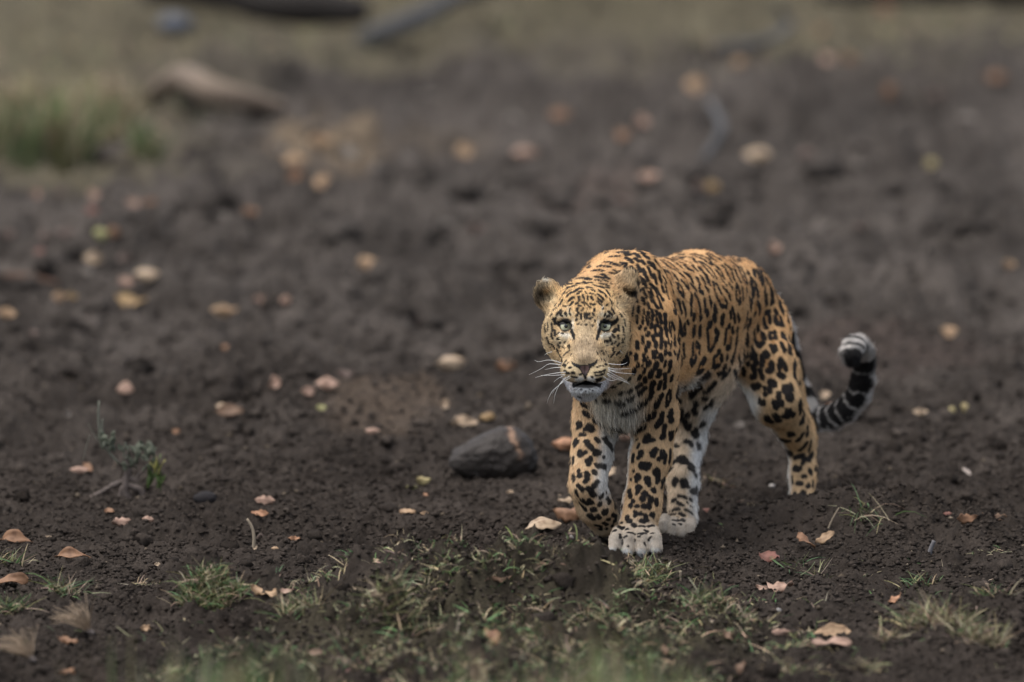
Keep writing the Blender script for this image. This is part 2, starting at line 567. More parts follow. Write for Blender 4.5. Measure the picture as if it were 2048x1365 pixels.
def stone(name, px, py, w, h, d, mat, label, cat='stone', seed=1, shape=None, sub=4, group=None):
    """a stone whose foot is at the pixel; w, h, d in photograph pixels"""
    p = gp(px, py)
    k = S * (np.linalg.norm(p - CAM) / CAM_D)
    bm = bmesh.new()
    bmesh.ops.create_icosphere(bm, subdivisions=sub, radius=1)
    v = np.array([q.co[:] for q in bm.verts])
    f = [[q.index for q in g.verts] for g in bm.faces]
    bm.free()
    u = v.copy()
    if shape:
        v = shape(v)
    v = v * (1 + .10 * fbm(u * 1.6 + seed * 3.1, 60 + seed, 2) + .05 * fbm(u * 6 + seed, 61 + seed, 3))[:, None]
    v = v * np.array((w / 2, d / 2, h / 2)) * k
    v[:, 2] += h * k * .28
    o = mesh_obj(name, v + p, f, mat, None, True, loc=tuple(p))
    tag(o, label, cat, group)
    return o, u


def rock_shape(v):
    v = v / (np.abs(v) ** 2.5).sum(1)[:, None] ** .4
    x, y, z = v.T
    # low tapering nose on the left, high rounded shoulder on the right
    top = np.interp(x, [-1, -.75, -.35, .12, .5, .85, 1], [.50, .56, .76, 1.02, 1.04, .94, .80])
    zz = np.where(z > 0, z * top, z * .8)
    zz = zz - .05 * (x < 0) * (-x)
    return np.stack([x, y * (1 - .15 * (x < -.4)), zz], 1)


m_rock, nt, bs = new_mat('dark_stone')
an = nt.nodes.new('ShaderNodeAttribute')
an.attribute_name = 'col'
nt.links.new(an.outputs['Color'], bs.inputs['Base Color'])
bs.inputs['Roughness'].default_value = .7
bs.inputs['Specular IOR Level'].default_value = .3
tcn = nt.nodes.new('ShaderNodeTexCoord')
nz = nt.nodes.new('ShaderNodeTexNoise')
nz.inputs['Scale'].default_value = 60
nz.inputs['Detail'].default_value = 6
bp = nt.nodes.new('ShaderNodeBump')
bp.inputs['Strength'].default_value = 1.0
bp.inputs['Distance'].default_value = .010
nt.links.new(tcn.outputs['Object'], nz.inputs['Vector'])
nt.links.new(nz.outputs['Fac'], bp.inputs['Height'])
nt.links.new(bp.outputs[0], bs.inputs['Normal'])
rock, u = stone('dark_rock', 989, 946, 174, 118, 120, m_rock, 'dark grey rounded rock with an orange-brown streak over its crown', 'rock', 4, rock_shape, 5)
# the streak runs over the crown and down the right shoulder
ux = u[:, 0] - (.34 + .28 * sstep(1.0, -.2, u[:, 2]) + .05 * vnoise(u * 5, 3))
st = np.exp(-(ux / .050) ** 2) * (u[:, 2] > -.15) * sstep(.9, .0, u[:, 1]) * sstep(-.15, .35, u[:, 2])
rc = np.array((.034, .0285, .0250)) * (1 + .3 * fbm(u * 4, 5, 3) + .2 * fbm(u * 14, 6, 2))[:, None]
st = np.clip(st * (.95 + .4 * vnoise(u * 12, 7)), 0, .95)[:, None]
set_col(rock.data, rc * (1 - st) + np.array((.27, .165, .105)) * st)
stone('bluish_stone', 350, 62, 72, 44, 60, simple_mat('bluish_stone', (.08, .088, .11), .7, .3, .2, 20), 'bluish grey stone in front of the dark fallen log', 'stone', 5, sub=3)
m_peb = simple_mat('pale_stone', (.36, .33, .30), .6, .3, .2, 60)
stone('pale_pebble', 1140, 1080, 15, 13, 12, m_peb, 'small whitish pebble on the soil before the lifted paw', 'pebble', 6, sub=3)
stone('round_pebble', 1557, 1226, 13, 13, 13, simple_mat('grey_pebble', (.20, .185, .17), .6, .3, .2, 60), 'small round grey pebble below the flat pink leaf', 'pebble', 7, sub=3)
stone('dark_clod', 410, 1006, 46, 30, 36, simple_mat('clod', (.022, .020, .021), .85, .15, .3, 30, .6), 'blackish lump of earth beside the withered seedling', 'clod', 8, sub=3)
stone('tan_chip', 1544, 975, 14, 9, 10, m_peb, 'small pale chip of stone before the far hind leg', 'pebble', 9, sub=2)
# Coat markings, plus shade of shoulder skin folds painted as thin dark lines: strokes (width, x, y, x, y, ...) along which the hair is black, measured on the photograph
# patch by patch; (origin x, origin y, scale) of each patch first. They are laid on the body as 3-D strokes.
MARKS = {
 (1060, 540, 9.1): "35,690,225,770,205;40,850,165,940,155;45,1000,160,1090,175;35,1150,20,1300,25;40,1200,130,1290,145;45,1320,90,1410,160;40,1190,190,1290,205;40,1330,190,1400,215;30,680,270,770,260;35,570,280,630,272;40,590,330,620,328;55,680,330,700,330;45,760,305,830,300;40,860,250,910,250;50,970,230,1010,250;40,1080,235,1120,240;45,1160,280,1220,300;40,1265,250,1320,262;45,1275,315,1330,325;35,1370,270,1430,290;35,1385,320,1430,330;40,600,460,640,390;35,660,430,730,375;45,670,490,745,415;50,800,400,890,345;45,1050,320,1110,330;35,930,340,960,350;38,1130,370,1170,390;38,1100,435,1150,440;42,1265,380,1300,420;45,1330,420,1380,480;35,1395,380,1450,480;38,900,400,930,395;38,865,440,890,435;45,1240,450,1330,540;40,1235,530,1300,590;38,1230,590,1300,650;45,700,570,785,505;40,730,650,780,590;45,890,500,900,560;35,960,460,965,500;18,1000,400,1030,440;20,1050,480,1050,560;18,985,520,985,600;18,1010,600,1060,660;45,1110,500,1140,550;35,540,550,545,535;38,560,620,585,560;40,840,620,870,610;35,890,655,920,660;35,940,600,970,605;35,1100,625,1120,630;38,1150,640,1180,630;30,1080,685,1100,690;30,520,655,545,640;25,600,660,660,670;25,445,660,480,630;30,425,740,460,705;40,850,750,865,710;25,965,700,970,720;30,935,750,955,740;35,1165,760,1175,720;35,1450,540,1480,600;25,1380,660,1410,640;25,1580,670,1610,710;25,1320,720,1340,700;55,500,810,555,750;35,555,820,590,770;45,640,790,670,830;25,720,760,740,700;25,720,800,740,830;40,850,840,880,790;32,925,850,930,800;20,990,800,990,880;18,1025,780,1025,900;20,1045,800,1040,880;30,1085,800,1085,830;35,1140,800,1165,835;32,1080,890,1100,900;25,1130,860,1140,880;32,380,850,400,810;22,410,910,425,880;30,575,845,600,850;38,840,930,855,905;30,925,900,935,870;20,1175,920,1180,950;28,860,1000,890,980;25,930,1010,945,1005;30,1000,1010,1030,1005;28,1130,1020,1150,1030;45,1420,770,1490,820;50,1490,720,1530,790;35,1355,840,1370,800;35,1395,850,1440,850;40,1640,800,1670,850;30,1580,860,1600,920;20,1700,790,1720,820;45,450,950,470,900;45,460,980,540,970;40,1490,960,1570,945;28,275,1000,280,1140;28,320,960,325,1100;38,395,990,415,1110;38,395,1160,415,1260;40,455,1110,465,1190;38,320,1240,350,1340;30,500,1170,530,1140;20,570,1150,610,1170;30,500,1250,525,1240;28,540,1335,560,1330;25,620,1330,640,1320;50,1520,1130,1560,1090;45,1495,1180,1530,1220;38,1605,1020,1615,1100;38,1690,1050,1700,1130;28,1720,930,1735,1010;38,1450,1240,1465,1290;38,1605,1200,1610,1240;30,1720,1200,1715,1260;30,1680,1260,1670,1320;28,1400,1290,1410,1310;24,1340,1310,1355,1330;35,1865,700,1860,800;50,1820,980,1820,1080",
 (1060, 670, 9.1): "38,310,50,350,150;38,395,10,415,70;40,400,170,450,250;35,510,180,540,230;40,490,260,520,330;30,500,70,530,80;28,545,150,560,150;25,620,140,650,130;26,590,220,600,210;25,540,370,580,440;18,630,260,650,240;18,680,220,720,200;16,700,250,730,235;18,640,350,690,320;16,700,300,720,290;16,610,390,625,370;20,745,370,760,350;30,640,490,655,480;20,690,515,695,510;35,600,540,650,560;35,715,600,740,600;28,620,650,650,665;40,660,690,700,700;30,760,690,810,695;25,760,760,810,770;18,830,770,850,775;20,900,730,930,720;22,1215,590,1235,590;28,1270,570,1280,565;26,1320,570,1330,565;28,1360,550,1390,530;26,1170,690,1250,685;26,1250,680,1300,665;28,1310,660,1370,640;26,1190,745,1270,735;24,1280,730,1350,700;20,1120,765,1140,770;18,1200,800,1215,805;28,1350,460,1360,470;20,1290,440,1300,450;22,1420,380,1430,400;20,1330,340,1350,350;22,1370,310,1390,330;20,1300,300,1320,310;20,1220,320,1230,350;40,1500,20,1530,30;38,1600,20,1605,50;38,1450,60,1465,100;40,1395,110,1410,130;38,1590,200,1620,160;30,1680,80,1690,140;30,1540,150,1550,130;32,1480,170,1495,160;38,1500,270,1520,240;40,1500,360,1540,310;35,1570,360,1640,300;28,1470,400,1480,390;22,1360,110,1370,115;12,930,990,932,990;15,1010,1025,1015,1025;12,1080,990,1082,990;12,1130,1010,1135,1015;60,1340,1180,1420,1170;50,1330,1060,1380,1060;35,880,1120,920,1130",
 (1180, 480, 9.75): "55,700,180,790,190;55,640,235,760,290;28,535,255,570,260;45,400,330,560,325;50,860,260,960,330;45,950,220,1030,265;55,1060,310,1140,360;50,700,350,760,390;45,780,390,820,430;50,890,360,940,410;55,1010,410,1050,460;30,1220,330,1270,380;45,280,440,390,440;55,430,470,520,500;55,160,520,340,530;60,610,460,650,490;45,690,460,700,510;45,680,540,700,580;55,60,600,220,605;70,800,540,890,650;50,910,490,980,610;50,1040,580,1070,680;50,1080,690,1110,780;45,1130,530,1200,720;60,1150,440,1180,490;55,1230,470,1260,560;40,400,650,470,680;35,460,600,530,650;40,580,620,610,640;45,985,730,1030,860;38,1030,760,1090,920;45,1250,680,1290,840;65,1340,620,1350,680;60,1350,700,1380,800;30,1420,700,1480,820;28,1460,850,1530,1130;30,1260,400,1370,540;35,1410,560,1480,680;55,920,870,960,980;60,1180,870,1240,930;38,1170,950,1210,1090;40,1030,960,1090,1110;35,1140,1020,1210,1200;45,1290,950,1420,1170;30,1270,960,1320,1130;40,1400,920,1440,1010;55,850,1050,910,1190;55,1020,1150,1040,1220;38,1230,1170,1300,1310;35,1330,1150,1400,1330",
 (1240, 600, 9.75): "50,350,140,350,230;45,320,320,330,440;38,440,340,440,440;38,455,190,460,260;35,540,60,560,160;45,690,100,740,150;50,440,20,460,60;40,540,240,550,290;40,620,200,650,300;38,700,200,720,280;50,770,270,800,440;50,880,280,890,460;45,620,330,630,390;28,560,340,562,360;32,505,330,510,390;40,710,370,740,510;38,545,420,540,480;38,610,460,605,550;50,380,540,400,520;42,490,580,500,550;50,535,690,560,640;40,680,500,690,640,715,700;38,795,540,815,660;35,770,630,770,700;60,890,540,910,590;45,900,650,915,690;50,640,710,660,780;45,440,730,440,830;60,335,830,325,920,350,930;55,560,830,550,900;50,510,920,500,990;50,700,840,700,910;50,820,740,800,830,795,940;45,890,830,890,900;55,650,1020,660,1120;40,700,1000,710,1030;60,790,1070,810,1170;40,750,1120,770,1100;50,880,980,890,1060;80,310,1090,310,1130;50,470,1060,465,1100;55,470,1170,485,1160;28,530,1110,540,1120;60,345,1270,350,1280;40,430,1280,440,1270;55,530,1260,580,1220;75,700,1290,720,1240;45,870,1290,890,1200;70,960,1250,990,1200;60,960,1320,960,1350;40,1000,420,1060,560;45,1065,720,1065,870;60,960,1040,980,1060;35,190,600,190,450;60,190,1040,220,1040;80,110,1100,130,1060;120,60,1220,130,1200;25,960,430,970,620;25,1000,520,1000,720;28,945,760,950,860;28,1000,800,980,940;40,1060,1000,1080,1060;40,1120,1120,1160,980;35,1150,850,1150,900;30,1130,600,1130,700;50,1040,30,1070,230;45,1150,30,1200,240;45,1240,80,1280,310;50,1160,400,1170,560,1220,690;40,1250,480,1280,650",  # the thin upright strokes at the shoulder paint the shade in skin folds
 (1320, 490, 9.75): "40,40,320,180,450,290,490;40,60,300,220,380,320,470;35,230,320,410,440;40,410,350,470,380;35,480,410,560,480,640,510;45,650,430,710,490;28,420,300,560,340,650,400;35,400,260,460,240;35,530,240,640,270,700,350;30,600,190,740,250,900,330,990,390;35,680,190,820,220,940,280,1010,370;40,380,190,440,195;40,250,250,340,230;30,920,190,1000,270,1090,320;35,960,170,1100,240,1170,290;30,1130,200,1230,270,1330,330;40,1200,190,1310,270,1370,320;35,1310,220,1400,280,1490,340;30,1340,190,1500,280,1560,330;40,1500,220,1600,290,1640,390;32,770,330,840,420,960,540,1030,620;28,820,340,940,430,1010,500,1100,660;50,780,460,860,560;55,890,580,950,740;60,400,580,440,610;55,490,560,590,640;40,610,660,630,730;40,430,700,500,800,540,850;35,530,760,550,830;45,600,780,690,870;30,90,440,130,590;30,150,510,240,670;40,250,570,340,680;50,730,650,740,720;40,750,730,770,870;60,790,920,830,930;45,800,620,870,740;60,890,840,930,890;45,330,760,350,880;45,350,890,450,1000;35,370,760,440,880,460,990;45,190,710,250,930;50,40,820,60,900;40,230,1010,290,1310;45,1040,740,1060,900;40,1100,770,1190,940;55,1110,430,1140,470;40,1090,500,1180,610;30,1170,500,1250,660;28,1200,680,1300,800;50,1220,420,1260,460;40,1270,480,1330,610,1400,720;40,1280,390,1380,480,1420,600;40,1420,590,1440,680;40,1430,430,1480,550;45,1500,600,1560,710;35,1460,410,1540,480,1570,580;25,1570,420,1640,560,1690,690;35,1590,640,1640,740;40,1350,760,1400,840;30,1220,820,1320,960,1370,1080;35,1290,880,1360,1000;45,1080,980,1140,1090,1190,1180;55,1200,1190,1290,1210;38,1250,1040,1310,1140;45,1490,780,1480,890,1480,980;35,1510,790,1550,940;35,1480,1040,1550,1160;40,1560,1040,1570,1110;40,1600,830,1610,930;38,1620,960,1610,1060;30,1690,850,1690,940;50,610,970,610,1150;50,690,980,750,1120,790,1300;50,600,1160,610,1350;60,870,1090,880,1280;70,970,1060,990,1160;70,1070,1220,1090,1290;80,920,1310,930,1340;45,340,1070,400,1250,420,1320;45,440,1130,490,1260,500,1350;50,1400,1220,1430,1330;60,1730,350,1740,430;50,1800,370,1830,480,1840,590;40,1710,520,1720,570;50,1900,510,1930,660;55,1790,660,1780,760;50,1870,750,1860,830;60,1810,870,1810,980;60,1900,890,1900,990",
 (1330, 610, 7.583): "70,430,180,440,190;65,530,160,540,190;60,640,120,650,140;60,760,50,770,120;50,740,170,765,240;80,870,180,880,190;65,860,260,865,290;45,220,240,240,380,270,460;40,290,310,310,440;30,340,250,360,300;70,430,350,430,440;65,525,350,525,470;75,650,300,690,310;50,640,340,640,350;50,640,400,650,520,660,660;40,690,690,740,620;60,760,380,800,450;60,790,500,760,530;50,970,310,975,340;40,1020,350,1030,420;45,930,370,920,480,900,590;60,940,650,980,650;38,1000,500,990,620;45,1090,370,1100,430;45,1090,510,1080,580;50,990,110,1000,180;40,1020,50,1050,160,1060,260;35,1100,150,1130,240;60,420,620,420,730;60,470,600,500,620;45,520,630,520,720;70,390,840,410,890;50,470,800,450,860;55,810,700,830,720;55,740,800,730,930;50,770,780,800,750;60,850,780,860,840;55,760,950,820,920;45,940,770,940,820;40,1070,660,1010,850;45,1110,800,1120,870;70,570,850,600,860;50,520,920,480,1000;40,570,1000,460,1040;70,500,1140,640,1080;50,640,1060,620,1040;55,820,1040,880,1020;50,890,960,910,930;45,880,1090,980,970;45,1050,1000,1060,1060;55,200,1100,330,1010;55,200,1200,330,1140;60,180,1320,250,1310;70,400,1340,530,1250;50,660,1270,760,1170;40,640,1300,600,1320;45,280,600,280,680;40,290,700,290,790",
 (1460, 530, 6.825): "35,390,110,400,190;35,400,70,440,160,435,260;30,490,180,500,240;35,340,260,350,270;50,330,330,310,410;50,370,350,385,410;38,290,190,285,280;32,480,310,470,430,480,540;30,500,420,510,530;35,540,270,560,400,560,530;38,570,330,590,500;30,670,530,700,620,730,670;28,690,540,730,620;28,770,640,800,760;50,300,500,280,540,290,590;50,380,520,400,600,410,640;60,340,670,370,710;55,490,650,530,640;40,460,740,470,810;45,480,850,500,850;42,540,700,545,790;55,620,620,640,650;50,620,720,630,790;50,640,810,720,810;45,690,720,710,780;45,235,680,235,700;50,270,760,275,800;35,240,840,245,860;60,370,850,380,870;55,320,920,330,1020;50,360,1070,400,1110;55,440,930,460,1010;55,450,1060,430,1080;50,560,930,610,920;40,545,960,550,1010;40,615,960,620,1000;55,570,1110,600,1180;35,620,1100,625,1160;30,560,1090,570,1100;75,730,960,740,990;50,700,1060,710,1120;50,730,1140,735,1180;50,810,1090,810,1190;45,830,1050,860,1120;45,840,1210,870,1170;38,820,860,850,980;40,230,950,250,1020;40,210,1040,240,1100;38,300,1110,340,1220",
 (1460, 700, 6.825): "70,490,40,500,80;50,440,80,440,210;60,560,180,570,260;50,510,280,550,290;80,690,150,700,180;50,670,200,680,240;60,740,190,760,260;80,680,340,720,360;55,890,160,880,230;65,880,290,890,360;38,180,20,180,140;38,225,30,240,90;38,290,50,295,120;45,340,60,360,180;45,115,100,120,170;40,240,170,245,200;50,310,220,340,340;60,290,370,340,350;80,320,500,390,490;45,180,250,185,330;45,60,280,70,360;45,410,270,440,390;90,560,440,600,470;60,540,520,550,560;110,760,530,830,510;110,800,650,830,640;50,740,570,750,580;50,950,450,945,610;35,985,380,1000,440;35,1030,560,1035,690;60,660,600,660,640;85,620,720,640,770;60,700,720,710,740;70,410,690,450,720;45,470,600,490,610;35,470,510,475,540;80,960,740,970,830;120,800,850,800,890;60,740,890,730,910;50,840,860,870,900;70,620,900,670,970;75,500,930,550,980;38,560,1100,590,1140;80,980,970,1000,950;45,1060,1060,1060,1150",
 (1530, 860, 8.53): "100,260,160,360,180;100,430,60,460,90;80,560,180,640,80;60,600,340,710,230;40,750,350,780,190;70,360,380,430,390;60,510,470,640,430;80,750,500,800,420;50,640,570,680,490;100,520,660,570,660;65,770,690,780,720;30,850,680,870,630;50,650,790,680,790;32,465,800,470,910;60,560,910,620,920;50,720,970,750,940;38,820,890,815,960;45,500,1080,505,1085;50,510,1140,550,1140;65,650,1060,650,1110;55,740,1170,780,1160;28,845,1110,850,1160;35,580,1220,640,1240;28,760,1255,820,1258;30,390,1200,395,1210",
 (1200, 720, 7.583): "50,720,70,750,40;60,850,110,860,60;60,515,150,520,190;45,660,180,670,150;60,760,240,780,180;70,880,240,910,170;40,980,210,990,290;45,1085,310,1095,250;55,450,280,450,290;45,590,280,610,250;45,680,280,685,330;60,570,400,610,370;55,780,450,810,340;60,760,570,790,500;40,890,440,920,330;45,980,430,990,350;60,600,490,680,430;55,420,590,500,550;50,300,510,350,480;45,440,480,480,450;85,590,660,680,620;50,340,800,410,770;45,450,740,520,720;70,850,700,870,640;65,880,640,930,540;32,1005,700,1010,560,1050,460;32,1030,700,1070,580,1070,470;120,700,870,790,830;70,860,1000,910,930;55,920,920,945,810;65,1070,920,1075,780;60,1060,850,1090,920;50,970,1100,985,1000;80,940,1170,960,1150;80,1080,1110,1080,1180;90,600,1040,640,1000;60,540,1080,560,1060;45,1070,30,1050,170;50,200,410,180,400;40,290,350,320,340;60,250,630,330,640;70,70,600,120,600",
 (1120, 800, 9.75): "80,430,75,620,160;70,560,120,630,150;60,460,230,560,310;90,340,470,400,480;60,340,520,345,530;130,560,540,610,570;50,480,570,500,570;50,390,670,480,680;100,290,810,300,850;60,290,880,350,820;90,520,820,600,920;60,620,950,630,960;120,380,1040,400,1070;60,460,1030,500,1020;50,255,1140,255,1230;90,540,1190,590,1150;60,550,1260,570,1240;90,680,380,800,430;50,820,470,920,510;100,1060,520,1130,540;60,710,760,750,800;140,940,850,1000,920;60,860,770,900,760;70,690,1010,770,1030;60,680,1060,700,1050;90,720,1280,880,1310;40,850,1110,855,1110;50,990,570,1020,620;60,720,240,760,240",
 (1120, 940, 9.75): "55,265,110,270,200;50,355,10,370,30;80,380,90,385,110;80,525,80,530,170;50,480,230,500,220;70,660,30,680,60;60,660,310,740,230;70,360,310,430,370;80,550,360,660,490;45,310,400,340,500;65,800,520,830,490;38,900,430,900,450;38,1000,520,1010,525;45,910,560,930,550;55,950,630,975,620;70,430,590,530,660;60,570,590,620,640;55,770,680,790,650;30,1080,620,1090,625;45,1080,700,1095,740;80,640,780,670,780;100,860,830,900,830;45,450,710,500,780;80,590,890,660,950;65,730,900,770,940;40,1020,870,1100,900;45,920,965,960,975;45,850,1030,920,1070;60,1060,1000,1090,980;40,1020,1090,1025,1095;40,700,1080,790,1110;40,900,1150,910,1155;50,780,1150,790,1160;30,540,900,570,930;30,380,640,440,730",
 (1220, 860, 9.75): "90,690,220,740,110;60,740,220,840,190;50,1180,390,1160,620;100,830,450,880,400;70,830,490,840,500;120,1030,450,1030,520;60,960,560,1000,520;55,1080,480,1070,630;80,610,440,600,480;50,550,550,580,500;110,620,700,750,690;60,680,740,710,750;120,900,800,920,850;90,940,900,930,990;90,530,910,560,920;60,510,970,515,980;90,720,960,740,1010;70,760,1050,770,1060;80,530,1130,570,1130;50,520,1230,550,1190;60,360,1190,380,1180;75,390,1260,395,1290;75,850,1170,860,1180;80,660,1250,690,1240;70,620,1320,650,1300;60,1030,1020,1060,980;50,1010,1110,1020,1080;40,460,800,460,810;40,400,960,410,970;60,450,500,440,600;35,540,340,560,280;25,500,200,540,170",
 (1210, 980, 9.75): "100,780,70,790,80;80,740,160,740,180;70,900,170,890,210;70,770,310,790,330;90,850,310,860,330;80,1010,200,1010,270;60,540,220,550,230;60,500,300,510,310;45,610,310,640,310;70,600,450,600,490;55,640,470,690,460;100,920,490,940,500;50,780,500,800,510;55,790,550,830,590;55,710,600,760,610;75,430,540,440,560;65,460,600,490,620;70,560,690,580,710;35,530,680,550,670;35,670,710,760,715;45,850,710,910,700;40,930,690,940,700;85,310,720,325,750;45,425,765,430,770;30,460,830,530,840,590,870;30,640,860,720,850,800,845;50,800,800,820,820;22,890,850,950,845;25,300,640,340,640;30,290,930,310,930;25,290,880,310,870;40,180,790,185,800;25,870,940,900,915;20,770,1030,790,1090;20,640,910,680,905;25,450,1090,460,1095;18,370,930,420,900",
 (1310, 780, 9.75): "110,430,60,440,80;100,460,180,480,200;60,450,280,460,290;60,700,130,780,60;70,800,230,800,290;70,760,380,790,430;80,960,150,990,150;60,980,340,1000,300;90,1110,200,1090,270;70,540,380,520,560;70,640,460,630,500;150,620,640,650,700;60,650,760,660,760;90,930,630,930,680;70,420,780,430,800;120,770,830,800,870;70,800,760,800,780;70,610,1000,640,1000;70,700,1030,715,1070;90,850,1060,850,1110;50,400,1080,440,1085",
 (1300, 910, 7.583): "130,470,60,520,100;80,340,130,360,110;50,310,220,320,210;100,620,160,630,210;40,680,300,690,310;90,380,390,380,420;100,510,410,530,450;50,570,480,580,480;80,640,550,700,520;35,440,620,540,650;45,340,690,380,675;35,420,720,500,760;40,620,680,710,690;30,350,840,370,820,440,820;30,540,830,590,850;25,620,870,640,890;40,460,890,510,920;25,310,910,380,895;22,430,990,510,1010;20,480,970,520,990;20,350,990,400,1000;18,350,1050,380,1060;18,440,1040,470,1060;15,560,720,575,725;15,610,770,630,785;18,290,860,300,865",
}
# warmer hair inside the rosettes
TINTS = {
 (1330, 610, 7.583): "90,690,420,700,620;60,980,430,960,560;60,460,680,450,800;60,800,800,790,880;60,260,360,270,420;80,460,60,470,150;60,540,940,560,930",
 (1460, 530, 6.825): "90,380,900,390,1030;50,510,690,500,780;50,640,690,670,760;40,340,380,345,390;60,340,560,360,640;50,580,990,590,1060;40,720,1040,725,1050;30,835,1110,840,1130;50,490,1290,500,1340;25,500,400,500,440;25,560,380,575,450",
 (1320, 490, 9.75): "60,700,1050,720,1250;60,1170,1030,1230,1150;60,400,830,430,950;40,1520,900,1530,990;50,1330,540,1370,600;50,800,750,830,840;60,540,410,600,450;50,1040,240,1090,290;60,170,390,260,450;30,1780,450,1800,520",
 (1460, 700, 6.825): "60,490,120,500,200;50,710,240,720,260",
}


def unpack(D):
    out = []
    for (ox, oy, sc), s in D.items():
        for t in s.split(';'):
            v = [float(q) for q in t.split(',')]
            w = v[0] / sc
            pts = [(ox + v[i] / sc, oy + v[i + 1] / sc) for i in range(1, len(v) - 1, 2)]
            out.append((w, pts))
    return out
# ================================================================ LEOPARD: one continuous body
# The body is a smooth union of tapered capsules and ellipsoids laid along the skeleton (metres),
# meshed with surface nets and projected onto the implicit surface.
LF = np.array([-0.383, -0.924, 0.0])         # the way the trunk points
LL = np.array([0.924, -0.383, 0.0])          # the animal's own left
UP = np.array([0, 0, 1.0])
PR = []                                      # primitives


def cone(A, B, ra, rb, k=25, grp='body', flow=None, white=None, add=True):
    a, b = at(*A), at(*B)
    fl = (b - a) / (np.linalg.norm(b - a) + 1e-9) if flow is None else np.asarray(flow, float)
    PR.append(dict(t='c', a=a, b=b, ra=ra * S, rb=rb * S, k=k * 1e-3, g=grp, fl=fl, wd=white, add=add))


def ell(C, r, k=20, grp='body', flow=(0, 0, -1), white=None, rot=None, add=True):
    """r = half sizes in photo pixels across, depth and up; rot = 3x3 of local axes in rows"""
    PR.append(dict(t='e', a=at(*C), r=np.array(r, float) * S, R=np.eye(3) if rot is None else np.array(rot, float),
                   k=k * 1e-3, g=grp, fl=np.asarray(flow, float), wd=white, add=add))


def rot_axes(yaw=0, pitch=0, roll=0):
    M = Matrix.Rotation(math.radians(yaw), 3, 'Z') @ Matrix.Rotation(math.radians(pitch), 3, 'X') @ Matrix.Rotation(math.radians(roll), 3, 'Y')
    return np.array(M).T


BACK = -LF
BELLY = (-UP * 0.9 + LF * 0.1)
TRK = np.array([LL * 0.0 - UP, LL, BACK])
down_back = BACK * 0.8 - UP * 0.45
# --- trunk
cone((1252, 624, .10), (1390, 606, .44), 98, 96, 40, 'trunk', BACK * .9 - UP * .35, BELLY)
cone((1390, 606, .44), (1464, 594, .66), 96, 82, 45, 'trunk', BACK * .9 - UP * .35, BELLY)
cone((1262, 730, .10), (1390, 690, .42), 84, 72, 40, 'trunk', BACK * .9 - UP * .35, BELLY)
cone((1390, 690, .42), (1462, 678, .62), 72, 52, 40, 'trunk', BACK * .9 - UP * .35, BELLY)
ell((1245, 775, .03), (64, 78, 84), 45, 'chest', -UP * .9 + BACK * .4, -UP * .8 + LF * .6)
# --- shoulder blades and neck
cone((1280, 540, .06), (1298, 640, .02), 34, 55, 18, 'shoulder', -UP, None)
cone((1298, 640, .02), (1299, 715, .0), 55, 54, 16, 'shoulder', -UP, -LL)
cone((1222, 545, .15), (1200, 700, .10), 40, 50, 30, 'shoulder', -UP, LL)
cone((1240, 596, .08), (1190, 622, -.06), 90, 74, 45, 'neck', -LF * .6 - UP * .7, -UP)
cone((1246, 715, .02), (1196, 712, -.10), 84, 58, 45, 'neck', -UP, -UP * .8 + LF * .5)
# --- left foreleg (planted, on the right of the photo)
cone((1299, 715, .0), (1311, 835, .06), 54, 44, 30, 'foreleg_l', None, -LL * .9)
cone((1311, 835, .06), (1301, 915, .05), 44, 40, 25, 'foreleg_l', None, -LL * .9)
cone((1301, 915, .05), (1284, 1010, .03), 40, 35, 20, 'foreleg_l', None, -LL * .9 + BACK * .3)
cone((1284, 1010, .03), (1276, 1052, .01), 36, 38, 20, 'foreleg_l', None, -LL * .9 + BACK * .3)
ell((1272, 1078, -.012), (46, 56, 29), 18, 'paw', LF * .8 - UP * .5, None)
# --- right foreleg (lifted, wrist bent, paw hanging back)
cone((1200, 705, .10), (1194, 845, .13), 50, 45, 30, 'foreleg_r', None, LL)
cone((1194, 845, .13), (1184, 910, .08), 45, 39, 25, 'foreleg_r', None, LL)
cone((1184, 910, .08), (1175, 972, .03), 39, 34, 20, 'foreleg_r', None, LL * .9 + BACK * .3)
cone((1175, 972, .03), (1189, 1012, .05), 34, 33, 20, 'foreleg_r', None, LL)
cone((1189, 1012, .05), (1208, 1042, .085), 33, 32, 20, 'paw', None, None)
for dx in (-14, 0, 14):
    cone((1206 + dx, 1040, .09), (1213 + dx, 1058, .115), 17, 13, 6, 'paw', None, None)
# --- right hind leg (forward under the belly)
cone((1452, 610, .70), (1408, 745, .42), 62, 58, 40, 'thigh_r', None, None)
cone((1408, 745, .42), (1385, 800, .42), 52, 42, 30, 'thigh_r', None, LL * .8)
cone((1396, 770, .41), (1375, 885, .44), 44, 32, 30, 'hind_r', None, LL * .8)
cone((1374, 880, .44), (1366, 960, .36), 32, 27, 25, 'hind_r', None, LL * .8)
cone((1366, 960, .36), (1366, 1035, .30), 27, 27, 20, 'hind_r', None, LL * .8)
ell((1355, 1056, .25), (33, 50, 19), 16, 'paw', LF, None, rot_axes(yaw=-14))
